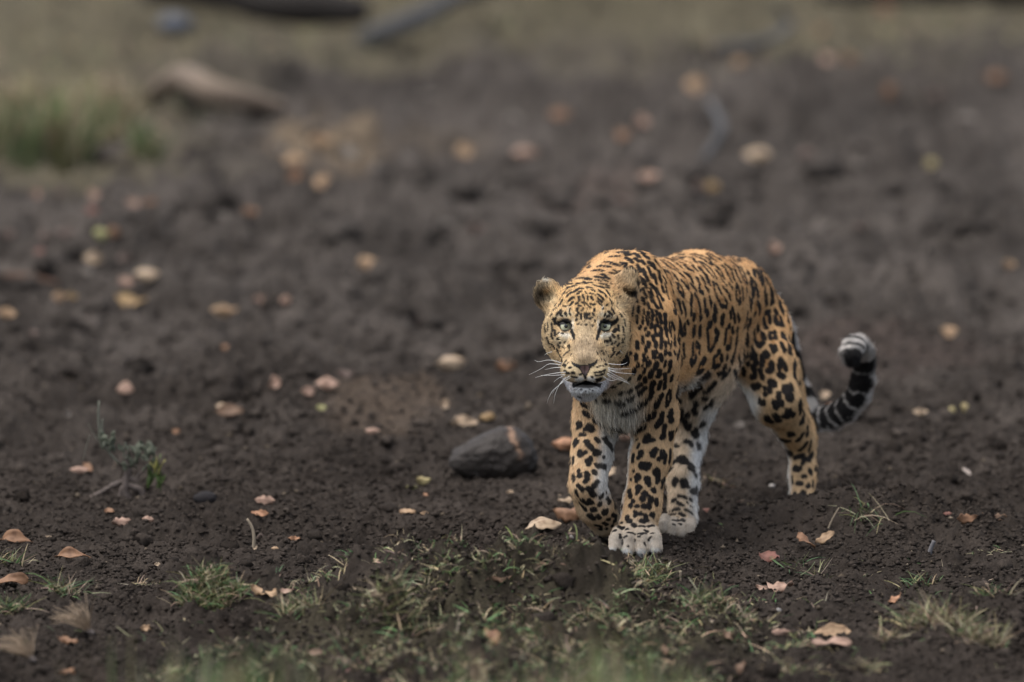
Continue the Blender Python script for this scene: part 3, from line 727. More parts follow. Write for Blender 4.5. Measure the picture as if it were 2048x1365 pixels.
# --- left hind leg (stretched back, outermost on the right)
cone((1518, 640, .70), (1530, 735, .60), 54, 55, 22, 'thigh_l', None, -LL)
cone((1487, 604, .68), (1518, 660, .68), 60, 56, 26, 'thigh_l', None, -LL)
cone((1530, 735, .60), (1551, 800, .57), 55, 45, 35, 'hind_l', None, -LL + LF * .15)
cone((1551, 800, .57), (1599, 880, .70), 44, 30, 30, 'hind_l', None, -LL + LF * .28)
cone((1560, 740, .70), (1602, 850, .73), 40, 24, 40, 'hind_l', None, -LL + LF * .2)
cone((1603, 885, .725), (1605, 950, .69), 27, 25, 25, 'hind_l', None, -LL * .8)
cone((1605, 950, .69), (1604, 1008, .645), 25, 26, 20, 'hind_l', None, -LL * .8)
ell((1600, 1013, .60), (32, 48, 18), 16, 'paw', LF, None)
# --- tail
TAILP = [(1530, 610, .86), (1562, 660, .97), (1585, 760, 1.02), (1620, 836, 1.02), (1660, 838, 1.00), (1692, 822, .98),
         (1716, 795, .97), (1727, 760, .96), (1730, 728, .95), (1729, 704, .93), (1719, 690, .89), (1707, 692, .86), (1702, 706, .85), (1702, 715, .85)]
TAILR = [30, 26, 25, 24, 23, 23, 23, 23, 22, 22, 21, 21, 20, 18]
cone((1470, 590, .74), (1530, 610, .86), 52, 30, 45, 'tail', None, None)
for i in range(len(TAILP) - 1):
    cone(TAILP[i], TAILP[i + 1], TAILR[i], TAILR[i + 1], 6, 'tail', None, None)
# --- head (faces the camera)
hup = np.array([0, .35, .94])
ell((1172, 628, -.10), (66, 84, 62), 25, 'head', (0, .9, .4), None)
ell((1172, 622, -.155), (55, 46, 44), 22, 'head', (0, .6, .8), None)
for sx in (-1, 1):
    X = lambda d: 1172 + sx * d
    ell((X(52), 668, -.125), (36, 58, 50), 22, 'head', (sx * .8, .6, -.2), None)
    ell((X(35), 703, -.160), (29, 56, 36), 26, 'head', (sx * .8, .55, -.4), None)
    cone((X(62), 636, -.157), (X(24), 631, -.198), 12, 13, 12, 'head', (sx * .4, .3, .8), None)      # brow
    cone((X(60), 677, -.168), (X(34), 675, -.20), 15, 14, 14, 'head', (sx * .7, .5, -.3), None)      # under the eye
for sx in (-1, 1):
    X = lambda d: 1171.5 + sx * d
    cone((X(13), 634, -.185), (X(13), 696, -.243), 24, 20, 16, 'head', (sx * .15, .35, .9), None)     # bridge
    cone((X(13), 696, -.243), (X(11), 720, -.268), 20, 17, 12, 'head', (sx * .15, .35, .9), None)
for sx in (-1, 1):
    X = lambda d: 1170.5 + sx * d
    ell((X(23), 741, -.250), (26, 40, 24), 14, 'muzzle', (sx * .8, .5, -.45), None)
    ell((X(24), 716, -.222), (20, 34, 26), 14, 'head', (sx * .6, .5, .4), None)
    ell((X(15), 752, -.264), (16, 26, 13), 8, 'muzzle', (sx * .6, .4, -.7), None)
ell((1171, 777, -.236), (25, 32, 10), 8, 'chin', (0, .3, -1), None)
cone((1171, 776, -.222), (1174, 745, -.12), 26, 48, 18, 'chin', (0, .7, -.7), None)
# mouth cavity, then ears
ell((1171, 768, -.262), (28, 32, 4.2), 5, 'mouth', (0, .3, -1), None, add=False)
ell((1097, 591, -.075), (27, 16, 29), 12, 'ear', (-.3, 0, 1), None, rot_axes(yaw=-25, roll=-38))
ell((1251, 573, -.06), (27, 15, 30), 12, 'ear', (.3, 0, 1), None, rot_axes(yaw=30, roll=38))
cone((1112, 612, -.085), (1100, 596, -.08), 24, 20, 16, 'ear', (-.3, 0, 1), None)
cone((1238, 604, -.08), (1247, 582, -.07), 25, 21, 16, 'ear', (.3, 0, 1), None)
ell((1091, 595, -.100), (16, 14, 15), 6, 'ear', (-.3, 0, 1), None, rot_axes(yaw=-25, roll=-24), add=False)
ell((1255, 589, -.088), (15, 13, 10), 6, 'ear', (.3, 0, 1), None, rot_axes(yaw=30, roll=38), add=False)
# toes of the planted forepaw and of the hind paws
for (x, y, dxx, r) in ((1231, 1076, -2, 13), (1256, 1077, 0, 15), (1284, 1077, 1, 16), (1309, 1075, 3, 14.5)):
    cone((x + (1272 - x) * .15, y - 12, -.03), (x, y + 3, -.062), r, r * .95, 5, 'toe', LF - UP * .3, LF * .5 - UP * .8)
    cone((x, y + 3, -.062), (x + dxx, y + 22, -.072), r * .95, r * .92, 4, 'toe', -UP, LF * .75 - UP * .5)
for (x, y, r) in ((1326, 1051, 11), (1343, 1058, 12.5), (1363, 1060, 12), (1378, 1056, 10)):
    cone((x + 4, y - 12, .22), (x, y, .19), r, r, 5, 'toe', LF - UP * .2, None)
    cone((x, y, .19), (x - 1, y + 7, .185), r, r * .9, 4, 'toe', -UP, None)
for (x, y) in ((1578, 1012), (1592, 1017), (1608, 1017), (1622, 1012)):
    cone((x, y - 6, .57), (x, y + 3, .54), 11, 11, 5, 'toe', LF, None)
# eye sockets
EYES = [(1132, 652.5, -.196), (1210, 652.5, -.196)]
for e in EYES:
    ell((e[0], e[1] + 1.9, e[2] - .010), (13.0, 20, 9.6), 3, 'eye', (0, 0, 1), None, add=False)


def prim_d(p, P):
    if p['t'] == 'c':
        ba = p['b'] - p['a']
        l2 = float(ba @ ba)
        pa = P - p['a'].astype(np.float32)
        h = np.clip((pa @ ba.astype(np.float32)) / l2, 0, 1)
        d = np.linalg.norm(pa - h[:, None] * ba.astype(np.float32), axis=1) - (p['ra'] + (p['rb'] - p['ra']) * h)
        return d
    q = (P - p['a'].astype(np.float32)) @ p['R'].T.astype(np.float32)
    r = p['r'].astype(np.float32)
    k0 = np.linalg.norm(q / r, axis=1)
    k1 = np.linalg.norm(q / (r * r), axis=1)
    return np.where(k1 > 1e-9, k0 * (k0 - 1) / np.maximum(k1, 1e-9), -r.min())


def body_sdf(P):
    P = np.asarray(P, np.float32)
    if len(P) < 3000:
        return _sdf(P, PR)
    out = np.empty(len(P), np.float32)
    C = 0.07
    key = np.floor(P / C).astype(np.int64)
    lin = (key[:, 0] * 4096 + key[:, 1]) * 4096 + key[:, 2]
    order = np.argsort(lin, kind='stable')
    cuts = np.nonzero(np.diff(lin[order]))[0] + 1
    groups = np.split(order, cuts)
    cen = np.array([(key[g[0]] + .5) * C for g in groups], np.float32)
    D = np.stack([prim_d(p, cen) for p in PR], 1)
    R = C * .87
    Dm = np.where([p['add'] for p in PR], D, 9).min(1)
    for g, row, dm in zip(groups, D, Dm):
        use = [p for p, e in zip(PR, row) if e < (dm + 2 * R + .055 if p['add'] else R + .02)]
        out[g] = _sdf(P[g], use)
    return out


def _sdf(P, prims):
    d = None
    for p in prims:
        e = prim_d(p, P)
        k = p['k']
        if d is None:
            d = e
        elif p['add']:
            h = np.maximum(k - np.abs(d - e), 0) / k
            d = np.minimum(d, e) - h * h * k * .25
        else:
            e = -e
            h = np.maximum(k - np.abs(d - e), 0) / k
            d = np.maximum(d, e) + h * h * k * .25
    return d


def sdf_grad(P, e=0.0012):
    g = np.empty_like(P)
    for i in range(3):
        o = np.zeros(3, np.float32)
        o[i] = e
        g[:, i] = body_sdf(P + o) - body_sdf(P - o)
    return g / (2 * e)


def surface_nets(h):
    lo = np.min([p['a'] for p in PR], axis=0) - .16
    hi = np.max([p['a'] for p in PR], axis=0) + .16
    B = 8
    nb = np.ceil((hi - lo) / (h * B)).astype(int)
    g = np.stack(np.meshgrid(*[np.arange(n) for n in nb], indexing='ij'), -1).reshape(-1, 3)
    c = lo + (g + .5) * h * B
    keep = np.abs(body_sdf(c)) < h * B * 1.25
    g = g[keep]
    dims = nb * B + 1
    F = np.full(dims, 1.0, np.float32)
    # sign of far blocks does not matter: only cells inside kept blocks are meshed
    ax = np.arange(B + 1)
    off = np.stack(np.meshgrid(ax, ax, ax, indexing='ij'), -1).reshape(-1, 3)
    idx = (g[:, None, :] * B + off[None]).reshape(-1, 3)
    lin = np.unique((idx[:, 0] * dims[1] + idx[:, 1]) * dims[2] + idx[:, 2])
    iz = lin % dims[2]
    iy = (lin // dims[2]) % dims[1]
    ix = lin // (dims[2] * dims[1])
    P = (lo + np.stack([ix, iy, iz], 1) * h).astype(np.float32)
    val = np.concatenate([body_sdf(P[i:i + 400000]) for i in range(0, len(P), 400000)])
    F.ravel()[lin] = val
    M = np.zeros(dims, bool)
    M.ravel()[lin] = True
    cells = (g[:, None, :] * B + off[(off < B).all(1)][None]).reshape(-1, 3)
    cx, cy, cz = cells.T
    inside = np.zeros(len(cells), np.int8)
    for a in (0, 1):
        for b in (0, 1):
            for d in (0, 1):
                inside += (F[cx + a, cy + b, cz + d] < 0)
    act = (inside > 0) & (inside < 8)
    cells = cells[act]
    cx, cy, cz = cells.T
    acc = np.zeros((len(cells), 3))
    cnt = np.zeros(len(cells))
    cor = [(a, b, d) for a in (0, 1) for b in (0, 1) for d in (0, 1)]
    for a in cor:
        for ax_ in range(3):
            if a[ax_] == 0:
                b = list(a)
                b[ax_] = 1
                fa = F[cx + a[0], cy + a[1], cz + a[2]]
                fb = F[cx + b[0], cy + b[1], cz + b[2]]
                m = (fa < 0) != (fb < 0)
                t = np.where(m, fa / np.where(m, fa - fb, 1), 0)
                pos = np.array(a, float)[None] + 0 * acc
                pos[:, ax_] = t
                acc[m] += pos[m]
                cnt[m] += 1
    V = lo + (cells + acc / cnt[:, None]) * h
    ID = np.full(dims, -1, np.int32)
    ID[cx, cy, cz] = np.arange(len(cells))
    quads = []
    for ax_ in range(3):
        o = np.zeros(3, int)
        o[ax_] = 1
        u, w = [(1, 2), (2, 0), (0, 1)][ax_]
        ok = (cells[:, u] > 0) & (cells[:, w] > 0)
        c = cells[ok]
        fa = F[c[:, 0], c[:, 1], c[:, 2]]
        fb = F[c[:, 0] + o[0], c[:, 1] + o[1], c[:, 2] + o[2]]
        m = (fa < 0) != (fb < 0)
        c, fa = c[m], fa[m]
        eu = np.zeros(3, int)
        eu[u] = 1
        ew = np.zeros(3, int)
        ew[w] = 1
        q = [ID[tuple((c - x).T)] for x in (0 * eu, eu, eu + ew, ew)]
        q = np.stack(q, 1)
        good = (q >= 0).all(1)
        q, fl = q[good], (fa[good] < 0)
        q[~fl] = q[~fl][:, ::-1]
        quads.append(q)
    return V.astype(np.float32), np.concatenate(quads)


BV, BF = surface_nets(0.0028)
BN = sdf_grad(BV)
BV = BV - BN * (body_sdf(BV) / np.maximum((BN * BN).sum(1), .2))[:, None]
hq = np.clip((np.linalg.norm(BV - at(1172, 665, -.15), axis=1) - .13) / .06, 0, 1)
fq = np.clip((BV[:, 2] - .06) / .06, 0, 1)
BV = BV + (BN / (np.linalg.norm(BN, axis=1)[:, None] + 1e-9)) * ((.0042 * fbm(BV * (13, 13, 9), 7, 2) + .0014 * vnoise(BV * (60, 60, 22), 9)) * hq * (.3 + .7 * fq))[:, None].astype(np.float32)
BN /= np.linalg.norm(BN, axis=1)[:, None] + 1e-9
# ---------------------------------------------------------------- coat: colour fields and markings
GRP = {  # colour, white underside, hair length (m), how much the hair stands off the skin
    'trunk': ((.60, .355, .150), (.70, .68, .62), .0085, .13), 'shoulder': ((.60, .350, .145), (.64, .52, .36), .0080, .13),
    'neck': ((.60, .360, .155), (.62, .51, .36), .0085, .14), 'chest': ((.56, .42, .26), (.62, .58, .50), .021, .32),
    'foreleg_l': ((.61, .405, .205), (.70, .69, .66), .007, .18), 'foreleg_r': ((.61, .42, .225), (.70, .69, .66), .008, .2),
    'paw': ((.60, .45, .27), (.7, .68, .62), .005, .18), 'toe': ((.47, .40, .295), (.72, .71, .67), .005, .25),
    'thigh_l': ((.58, .345, .145), (.70, .68, .62), .0085, .14), 'hind_l': ((.58, .395, .20), (.70, .68, .63), .008, .16),
    'thigh_r': ((.52, .41, .27), (.66, .64, .60), .014, .3), 'hind_r': ((.62, .49, .32), (.70, .69, .66), .011, .25),  # thigh_r is toned down in colour for the shadow under the belly
    'tail': ((.58, .54, .46), (.74, .74, .74), .011, .3), 'head': ((.60, .415, .205), (.62, .56, .44), .0055, .18),
    'muzzle': ((.60, .45, .25), (.6, .57, .5), .0035, .2), 'chin': ((.80, .79, .76), (.80, .79, .76), .007, .4),
    'ear': ((.36, .27, .15), (.5, .45, .35), .010, .35), 'mouth': ((.012, .010, .010), (.012, .01, .01), 0, .1),
    'eye': ((.012, .010, .010), (.012, .01, .01), 0, .1),
}
GNAME = list(GRP)


def proj(P):
    """where points of the standing animal fall on the photograph"""
    q = np.asarray(P) - CAM
    w = q @ CF
    return np.stack([PW / 2 + (q @ CR) / w / KPX, PH / 2 - (q @ CU) / w / KPX], 1)


def fields(P, N):
    """per point: hair flow, base colour, white amount, length, lift, group weights"""
    W = np.zeros((len(P), len(GNAME)), np.float32)
    flow = np.zeros((len(P), 3), np.float32)
    wdir = np.zeros((len(P), 3), np.float32)
    for p in PR:
        w = np.exp(-np.maximum(prim_d(p, P) + (.004 if p['add'] else .004), -.01) / .010).astype(np.float32)
        w = np.where(w < 1e-4, 0, w)
        if not p['add']:
            w = np.where(np.abs(prim_d(p, P)) < .004, 3.0, 0) if p['g'] != 'ear' else w * 0
        W[:, GNAME.index(p['g'])] += w
        flow += w[:, None] * p['fl'].astype(np.float32)
        if p['wd'] is not None:
            wdir += w[:, None] * np.asarray(p['wd'], np.float32)
    tot = W.sum(1) + 1e-6
    W /= tot[:, None]
    wdir /= tot[:, None]
    base = W @ (np.array([GRP[g][0] for g in GNAME], np.float32) * np.array((.99, 1.01, 1.12), np.float32))
    wht = W @ np.array([GRP[g][1] for g in GNAME], np.float32)
    ln = W @ np.array([GRP[g][2] for g in GNAME], np.float32)
    lift = W @ np.array([GRP[g][3] for g in GNAME], np.float32)
    t = (N * wdir).sum(1) + .16 * fbm(P * 16, 5)
    white = sstep(.28, .78, t)
    tk = W[:, GNAME.index('trunk')]
    ln = ln + .012 * white * tk
    lift = lift + .15 * white * tk
    # face: greyer bridge of the nose, pale patches round the eyes and mouth
    px = proj(P)
    hw = (W[:, GNAME.index('head')] + W[:, GNAME.index('muzzle')] + W[:, GNAME.index('chin')] + W[:, GNAME.index('ear')])
    face = sstep(.3, .7, hw) * (P[:, 1] < .0)

    def blob(x, y, rx, ry, ang=0, e=.5):
        c, s = math.cos(math.radians(ang)), math.sin(math.radians(ang))
        u, v = px[:, 0] - x, px[:, 1] - y
        return sstep(1 + e, 1 - e, np.sqrt(((u * c + v * s) / rx) ** 2 + ((-u * s + v * c) / ry) ** 2)) * face

    def put(m, c):
        nonlocal base
        m = m[:, None]
        base = base * (1 - m) + np.array(c, np.float32) * m
    put(.8 * blob(1172, 590, 60, 34), (.60, .38, .17))
    put(.8 * blob(1171, 700, 27, 32), (.40, .31, .21))
    put(.7 * blob(1171, 662, 18, 22), (.43, .335, .215))
    for sg in (-1, 1):
        X = lambda d: 1171 + sg * d
        put(.95 * blob(X(40), 672, 12, 5.5, sg * -22), (.84, .78, .66))
        put(.8 * blob(X(49), 682, 15, 10), (.62, .50, .33))
        put(.6 * blob(X(25.5), 652, 3.2, 13), (.78, .72, .60))
        put(.8 * blob(X(42), 633, 16, 4, sg * 12), (.70, .62, .46))
        put(.45 * blob(X(33), 622, 3, 9, sg * 15), (.66, .58, .44))
        put(.9 * blob(X(11), 759, 9, 6), (.70, .68, .63))
        put(.5 * blob(X(26), 742, 22, 12), (.62, .50, .30))
        put(.6 * blob(X(75), 670, 10, 40), (.60, .47, .29))
    dark = blob(1084, 603, 11, 13, 20) * W[:, GNAME.index('ear')] + blob(1084, 580, 8, 20, 30, .4) * W[:, GNAME.index('ear')] * .8
    dark = dark + blob(1256, 591, 14, 6, -30) * W[:, GNAME.index('ear')] + blob(1268, 604, 8, 14) * .7 * W[:, GNAME.index('ear')]
    put(np.clip(dark, 0, 1) * .9, (.022, .018, .015))
    put(.8 * blob(1096, 562, 14, 6, -10) * W[:, GNAME.index('ear')], (.66, .62, .52))
    put(.6 * blob(1103, 600, 12, 12), (.50, .40, .25))
    put(.6 * blob(1244, 605, 12, 16), (.50, .40, .25))
    put(.9 * blob(1171, 786, 30, 11), (.80, .80, .77))
    put(.6 * blob(1171, 774, 16, 4), (.25, .24, .23))
    mott = 1 + .16 * fbm(P * 60, 9, 2) + .10 * fbm(P * 12, 4, 2) + .36 * face * fbm(P * 230, 14, 2)
    col = base * (1 - white[:, None]) + wht * white[:, None]
    return dict(flow=flow, col=col * mott[:, None], white=white, ln=ln, lift=lift, W=W, face=face)


# nose leather, lips and eye rims: drawn as outlines on the face (photograph units)
NOSE = [(1060 + x / 9.1, 670 + y / 9.1) for x, y in
        [(750, 462), (785, 505), (850, 528), (905, 545), (1000, 552), (1060, 538), (1130, 515), (1175, 492), (1212, 448), (1238, 462), (1225, 520),
         (1180, 565), (1098, 605), (1075, 670), (1045, 735), (1015, 800), (1000, 800), (965, 740), (930, 670), (885, 620), (800, 570), (752, 520)]]
MOUTH = [(1060 + x / 9.1, 670 + y / 9.1) for x, y in
         [(860, 900), (930, 862), (990, 835), (1015, 828), (1050, 838), (1110, 850), (1170, 880), (1240, 880), (1300, 870), (1285, 970), (1220, 950), (1150, 915),
          (1060, 912), (960, 905), (890, 925), (800, 968), (765, 955), (775, 905)]]


def in_poly(px, poly):
    x, y = px[:, 0], px[:, 1]
    r = np.zeros(len(px), bool)
    j = len(poly) - 1
    for i in range(len(poly)):
        xi, yi = poly[i]
        xj, yj = poly[j]
        r ^= ((yi > y) != (yj > y)) & (x < (xj - xi) * (y - yi) / (yj - yi + 1e-12) + xi)
        j = i
    return r


def bare(P, px, N):
    """0 fur, 1 nose, 2 lips and mouth, 3 eye rims"""
    b = np.zeros(len(P), np.int8)
    fr = (N[:, 1] < .35) & (P[:, 1] < -.10)
    b[in_poly(px, NOSE) & fr & (P[:, 1] < -.2)] = 1
    b[in_poly(px, MOUTH) & fr] = 2
    for e in EYES:
        d = np.hypot((px[:, 0] - e[0]) * .90, (px[:, 1] - e[1]) * 1.06)
        b[(d < 12.0) & fr] = 3
    return b


BVH = BVHTree.FromPolygons([tuple(v) for v in BV], [tuple(f) for f in BF.tolist()])
# strokes -> 3-D segments (a, b, radius, normal)
SEG, SEGT = [], []
EXTRA = [(5.5, [(1143, 662), (1147, 673)]), (4, [(1146, 668), (1148, 680)]), (5.5, [(1199, 662), (1195.5, 673)]), (4, [(1196, 668), (1194, 680)]),
         (5, [(1120, 651), (1112, 646), (1109, 640)]), (5, [(1221, 651), (1229, 645), (1233, 641)]),
         (3.0, [(1118, 646), (1126, 640.5), (1134, 639.5), (1142, 643)]), (3.0, [(1201, 643), (1208, 639.5), (1216, 640.5), (1224, 646)]),
         (2.6, [(1170.5, 757), (1170.5, 763)]), (10, [(1199, 760), (1206, 772)]), (2.6, [(1245, 1080), (1246, 1108)]), (2.6, [(1270, 1080), (1271, 1110)]), (2.6, [(1297, 1080), (1299, 1107)]), (5, [(1146, 770), (1140, 766)])]  # the upright strokes on the forepaw paint crease shade between the toes
hits = {}


def hit(px, py):
    d = Vector(ray(px, py))
    h = BVH.ray_cast(Vector(CAM), d)
    if h[0] is not None:
        return np.array(h[0]), np.array(h[1])
    best = None
    for Y in np.linspace(-.3, 1.05, 28):
        h = BVH.find_nearest(Vector(at(px, py, Y)))
        if best is None or h[3] < best[2]:
            best = (np.array(h[0]), np.array(h[1]), h[3])
    return (best[0], best[1]) if best[2] < .016 else None


for SRC, OUT in ((unpack(MARKS) + EXTRA, SEG), (unpack(TINTS), SEGT)):
    for w, pts in SRC:
        H = [hit(*q) for q in pts]
        if OUT is SEG:
            w = max(w, 3.0 if pts[0][1] > 715 and pts[0][0] < 1225 and pts[0][1] < 762 else 2.5)
            if 1325 < pts[0][0] and pts[0][1] < 730:
                w *= .96
        r = w * ((.74 if pts[0][0] < 1262 and pts[0][1] < 800 and pts[0][1] > 560 else float(np.interp(w, [3, 6, 9, 14], [1.06, .94, .80, .66]))) if OUT is SEG else .6) * S
        done = False
        for i in range(len(H) - 1):
            if H[i] is None or H[i + 1] is None:
                continue
            a, b = H[i][0], H[i + 1][0]
            l2 = math.hypot(pts[i][0] - pts[i + 1][0], pts[i][1] - pts[i + 1][1]) * S
            if np.linalg.norm(a - b) < 2.6 * l2 + .012:
                n = H[i][1] + H[i + 1][1]
                n = n / (np.linalg.norm(n) + 1e-9)
                OUT.append((a, b, r * min(1.35, max(1.0, (.55 / (abs(n @ ray(*pts[i])) + .02)) ** .8)), n))
                done = True
        if not done:
            for h in H:
                if h is not None:
                    OUT.append((h[0], h[0] + 1e-5, r, h[1]))
                    break
N_TRACED = len(SEG)
# fine freckles between the larger marks of the face
rf = np.random.default_rng(5)
for _ in range(260):
    x, y = rf.uniform(1088, 1256), rf.uniform(566, 752)
    if abs(x - 1171) < 30 and y > 655:
        continue
    if min(math.hypot(x - e[0], y - e[1]) for e in EYES) < 15 or min(math.hypot(x - e[0], y - e[1] - 20) for e in EYES) < 11:
        continue
    h = hit(x, y)
    if h is None or h[0][1] > -.03:
        continue
    if min(np.linalg.norm(h[0] - .5 * (s_[0] + s_[1])) - s_[2] for s_ in SEG[-900:]) < .0042:
        continue
    out_ = np.array((x - 1171, y - 690)) / math.hypot(x - 1171, y - 690)
    q = hit(x + out_[0] * 2.6, y + out_[1] * 2.6)
    if q is not None and np.linalg.norm(q[0] - h[0]) < .01:
        SEG.append((h[0], q[0], rf.uniform(.0007, .0013), h[1]))

# the far side, which the photograph does not show, gets markings of the same kinds
FT = fields(BV, BN)
ta = BV[BF]
area = .5 * np.linalg.norm(np.cross(ta[:, 2] - ta[:, 0], ta[:, 3] - ta[:, 1]), axis=1)
cum = np.cumsum(area)


def sample_faces(n, wgt=None):
    c = cum if wgt is None else np.cumsum(area * wgt)
    f = np.searchsorted(c, RNG.random(n) * c[-1])
    f = np.minimum(f, len(BF) - 1)
    u, v = RNG.random(n)[:, None].astype(np.float32), RNG.random(n)[:, None].astype(np.float32)
    wts = np.concatenate([(1 - u) * (1 - v), u * (1 - v), u * v, (1 - u) * v], 1)
    return f, wts


def lerp(arr, f, w):
    a = arr[BF[f]]
    return np.einsum('nk,nk...->n...', w, a)


RADS = {'trunk': .046, 'shoulder': .026, 'neck': .024, 'chest': .03, 'foreleg_l': .024, 'foreleg_r': .024, 'paw': .02, 'toe': 9, 'thigh_l': .042,
        'hind_l': .03, 'thigh_r': .04, 'hind_r': .03, 'tail': 9, 'head': .014, 'muzzle': 9, 'chin': 9, 'ear': 9, 'mouth': 9, 'eye': 9}
f_, w_ = sample_faces(9000)
sp, sn, sfl, sW = lerp(BV, f_, w_), lerp(BN, f_, w_), lerp(FT['flow'], f_, w_), lerp(FT['W'], f_, w_)
taken, tr = [], []
toc = CAM - sp
toc /= np.linalg.norm(toc, axis=1)[:, None]
fac = (sn * toc).sum(1)
for i in range(len(sp)):
    g = GNAME[int(sW[i].argmax())]
    rad = RADS[g]
    if rad > 1:
        continue
    if fac[i] > .12:
        h = BVH.ray_cast(Vector(CAM), Vector(sp[i] - CAM))
        if h[0] is not None and (np.array(h[0]) - sp[i]) @ (np.array(h[0]) - sp[i]) < 1e-4:
            continue
    q = sp[i]
    if taken:
        T = np.array(taken)
        if (np.linalg.norm(T - q, axis=1) < np.maximum(np.array(tr), rad) * .98).any():
            continue
    taken.append(q)
    tr.append(rad)
    n = sn[i] / np.linalg.norm(sn[i])
    fl = sfl[i] - n * (sfl[i] @ n)
    fl = fl / (np.linalg.norm(fl) + 1e-6)
    sd = np.cross(n, fl)
    if rad > .035:                        # a broken rosette
        k = random.choice((3, 4, 4))
        a0 = random.random() * 6.28
        for j in range(k):
            a1, a2 = a0 + j * 6.28 / k, a0 + (j + .62) * 6.28 / k
            pa = q + fl * math.cos(a1) * rad * .36 + sd * math.sin(a1) * rad * .25
            pb = q + fl * math.cos(a2) * rad * .36 + sd * math.sin(a2) * rad * .25
            SEG.append((pa, pb, rad * .11, n))
        SEGT.append((q - fl * .004, q + fl * .004, rad * .24, n))
    else:
        L = rad * (.10 + .18 * random.random())
        SEG.append((q - fl * L, q + fl * L, rad * (.2 + .08 * random.random()), n))


def bins(P, C=.02):
    key = np.floor((P - P.min(0)) / C).astype(np.int64)
    dims = key.max(0) + 1
    lin = (key[:, 0] * dims[1] + key[:, 1]) * dims[2] + key[:, 2]
    order = np.argsort(lin, kind='stable')
    sl = lin[order]
    return dict(o=P.min(0), C=C, d=dims, order=order, sl=sl)


def near(B, lo, hi):
    a = np.maximum(np.floor((lo - B['o']) / B['C']).astype(int), 0)
    b = np.minimum(np.floor((hi - B['o']) / B['C']).astype(int), B['d'] - 1)
    out = []
    for x in range(a[0], b[0] + 1):
        for y in range(a[1], b[1] + 1):
            l0 = (x * B['d'][1] + y) * B['d'][2] + a[2]
            l1 = l0 + (b[2] - a[2])
            i0, i1 = np.searchsorted(B['sl'], l0, 'left'), np.searchsorted(B['sl'], l1, 'right')
            if i1 > i0:
                out.append(B['order'][i0:i1])
    return np.concatenate(out) if out else np.zeros(0, np.int64)


def markings(P, N):
    """how black (0..1) and how warm (0..1) the hair is at points"""
    B = bins(P)
    n1 = vnoise(P * 130, 3)
    n2 = vnoise(P * 420, 8)
    blk = np.zeros(len(P), np.float32)
    warm = np.zeros(len(P), np.float32)
    for segs, out, soft in ((SEG, blk, .0009), (SEGT, warm, .004)):
        for a, b, r, n in segs:
            m = r + .006
            idx = near(B, np.minimum(a, b) - m, np.maximum(a, b) + m)
            if not len(idx):
                continue
            q = P[idx] - a
            ba = b - a
            t = np.clip((q @ ba) / (ba @ ba + 1e-12), 0, 1)
            d = np.linalg.norm(q - t[:, None] * ba, axis=1)
            d = d - r * (1.0 + .24 * n1[idx]) - .0007 * n2[idx]
            v = sstep(soft, -soft, d) * ((N[idx] @ n) > .15)
            out[idx] = np.maximum(out[idx], v)
    # tail: broad black bands on the upper side, white below, closing into rings near the tip
    tp = np.array([at(*q) for q in TAILP])
    seg = np.linalg.norm(np.diff(tp, axis=0), axis=1)
    cs = np.concatenate([[0], np.cumsum(seg)])
    lo, hi = tp.min(0) - .06, tp.max(0) + .06
    idx = np.nonzero(((P > lo) & (P < hi)).all(1))[0]
    best = np.full(len(idx), 9.0)
    par = np.zeros(len(idx))
    perp = np.zeros((len(idx), 3))
    for i in range(len(seg)):
        q = P[idx] - tp[i]
        ba = tp[i + 1] - tp[i]
        t = np.clip((q @ ba) / (ba @ ba), 0, 1)
        d = np.linalg.norm(q - t[:, None] * ba, axis=1)
        m = d < best
        best[m] = d[m]
        par[m] = (cs[i] + t * seg[i])[m]
        # outer side of the sweep: right of the direction of travel, seen from the camera
        o = np.cross(ba / seg[i], np.array([0, -1.0, 0]))
        perp[m] = o
    ok = best < .045
    idx, par, perp = idx[ok], par[ok], perp[ok]
    tt = (par - cs[2]) / (cs[-1] - cs[2])
    wig = .0025 * n1[idx] + .005 * vnoise(P[idx] * 40, 2)
    s = par + wig
    side = (N[idx] * perp).sum(1)
    sgn = 1.0 if TAILP[5][0] > TAILP[3][0] else -1.0
    under = sstep(.52, .80, side * sgn + .25 * n1[idx])
    edges = [(cs[3] - .002, cs[3] + .025), (cs[3] + .032, cs[4] + .008), (cs[4] + .015, cs[4] + .029), (cs[4] + .036, cs[5] + .018), (cs[5] + .025, cs[6] + .011),
             (cs[6] + .017, cs[7] + .019), (cs[7] + .024, cs[8] + .024), (cs[9] + .010, cs[9] + .016), (cs[10] + .012, cs[10] + .019), (cs[12] + .002, cs[12] + .04)]
    band = np.zeros(len(idx), np.float32)
    for c0, c1 in edges:
        v = sstep(c0 - .003, c0 - .0008, s) * sstep(c1 + .003, c1 + .0008, s)
        band = np.maximum(band, v)
    dl = np.linalg.norm(P[idx] - (tp[-1] + (0, -.004, -.006)), axis=1) + .3 * wig
    tip = par > cs[8] + .030
    band = np.where(tip, np.maximum(np.maximum(sstep(.0330, .0310, dl), sstep(.0375, .0385, dl) * sstep(.0430, .0415, dl)), sstep(.050, .051, dl) * sstep(.0565, .055, dl)), band)
    head_part = s < cs[3]
    band = np.where(head_part, (vnoise(P[idx] * 45, 21) > .05) * 1.0, band)
    ring = sstep(cs[7], cs[8], par)
    blk[idx] = np.maximum(blk[idx] * 0, band * (1 - under * (1 - ring * .75)))
    return blk, warm


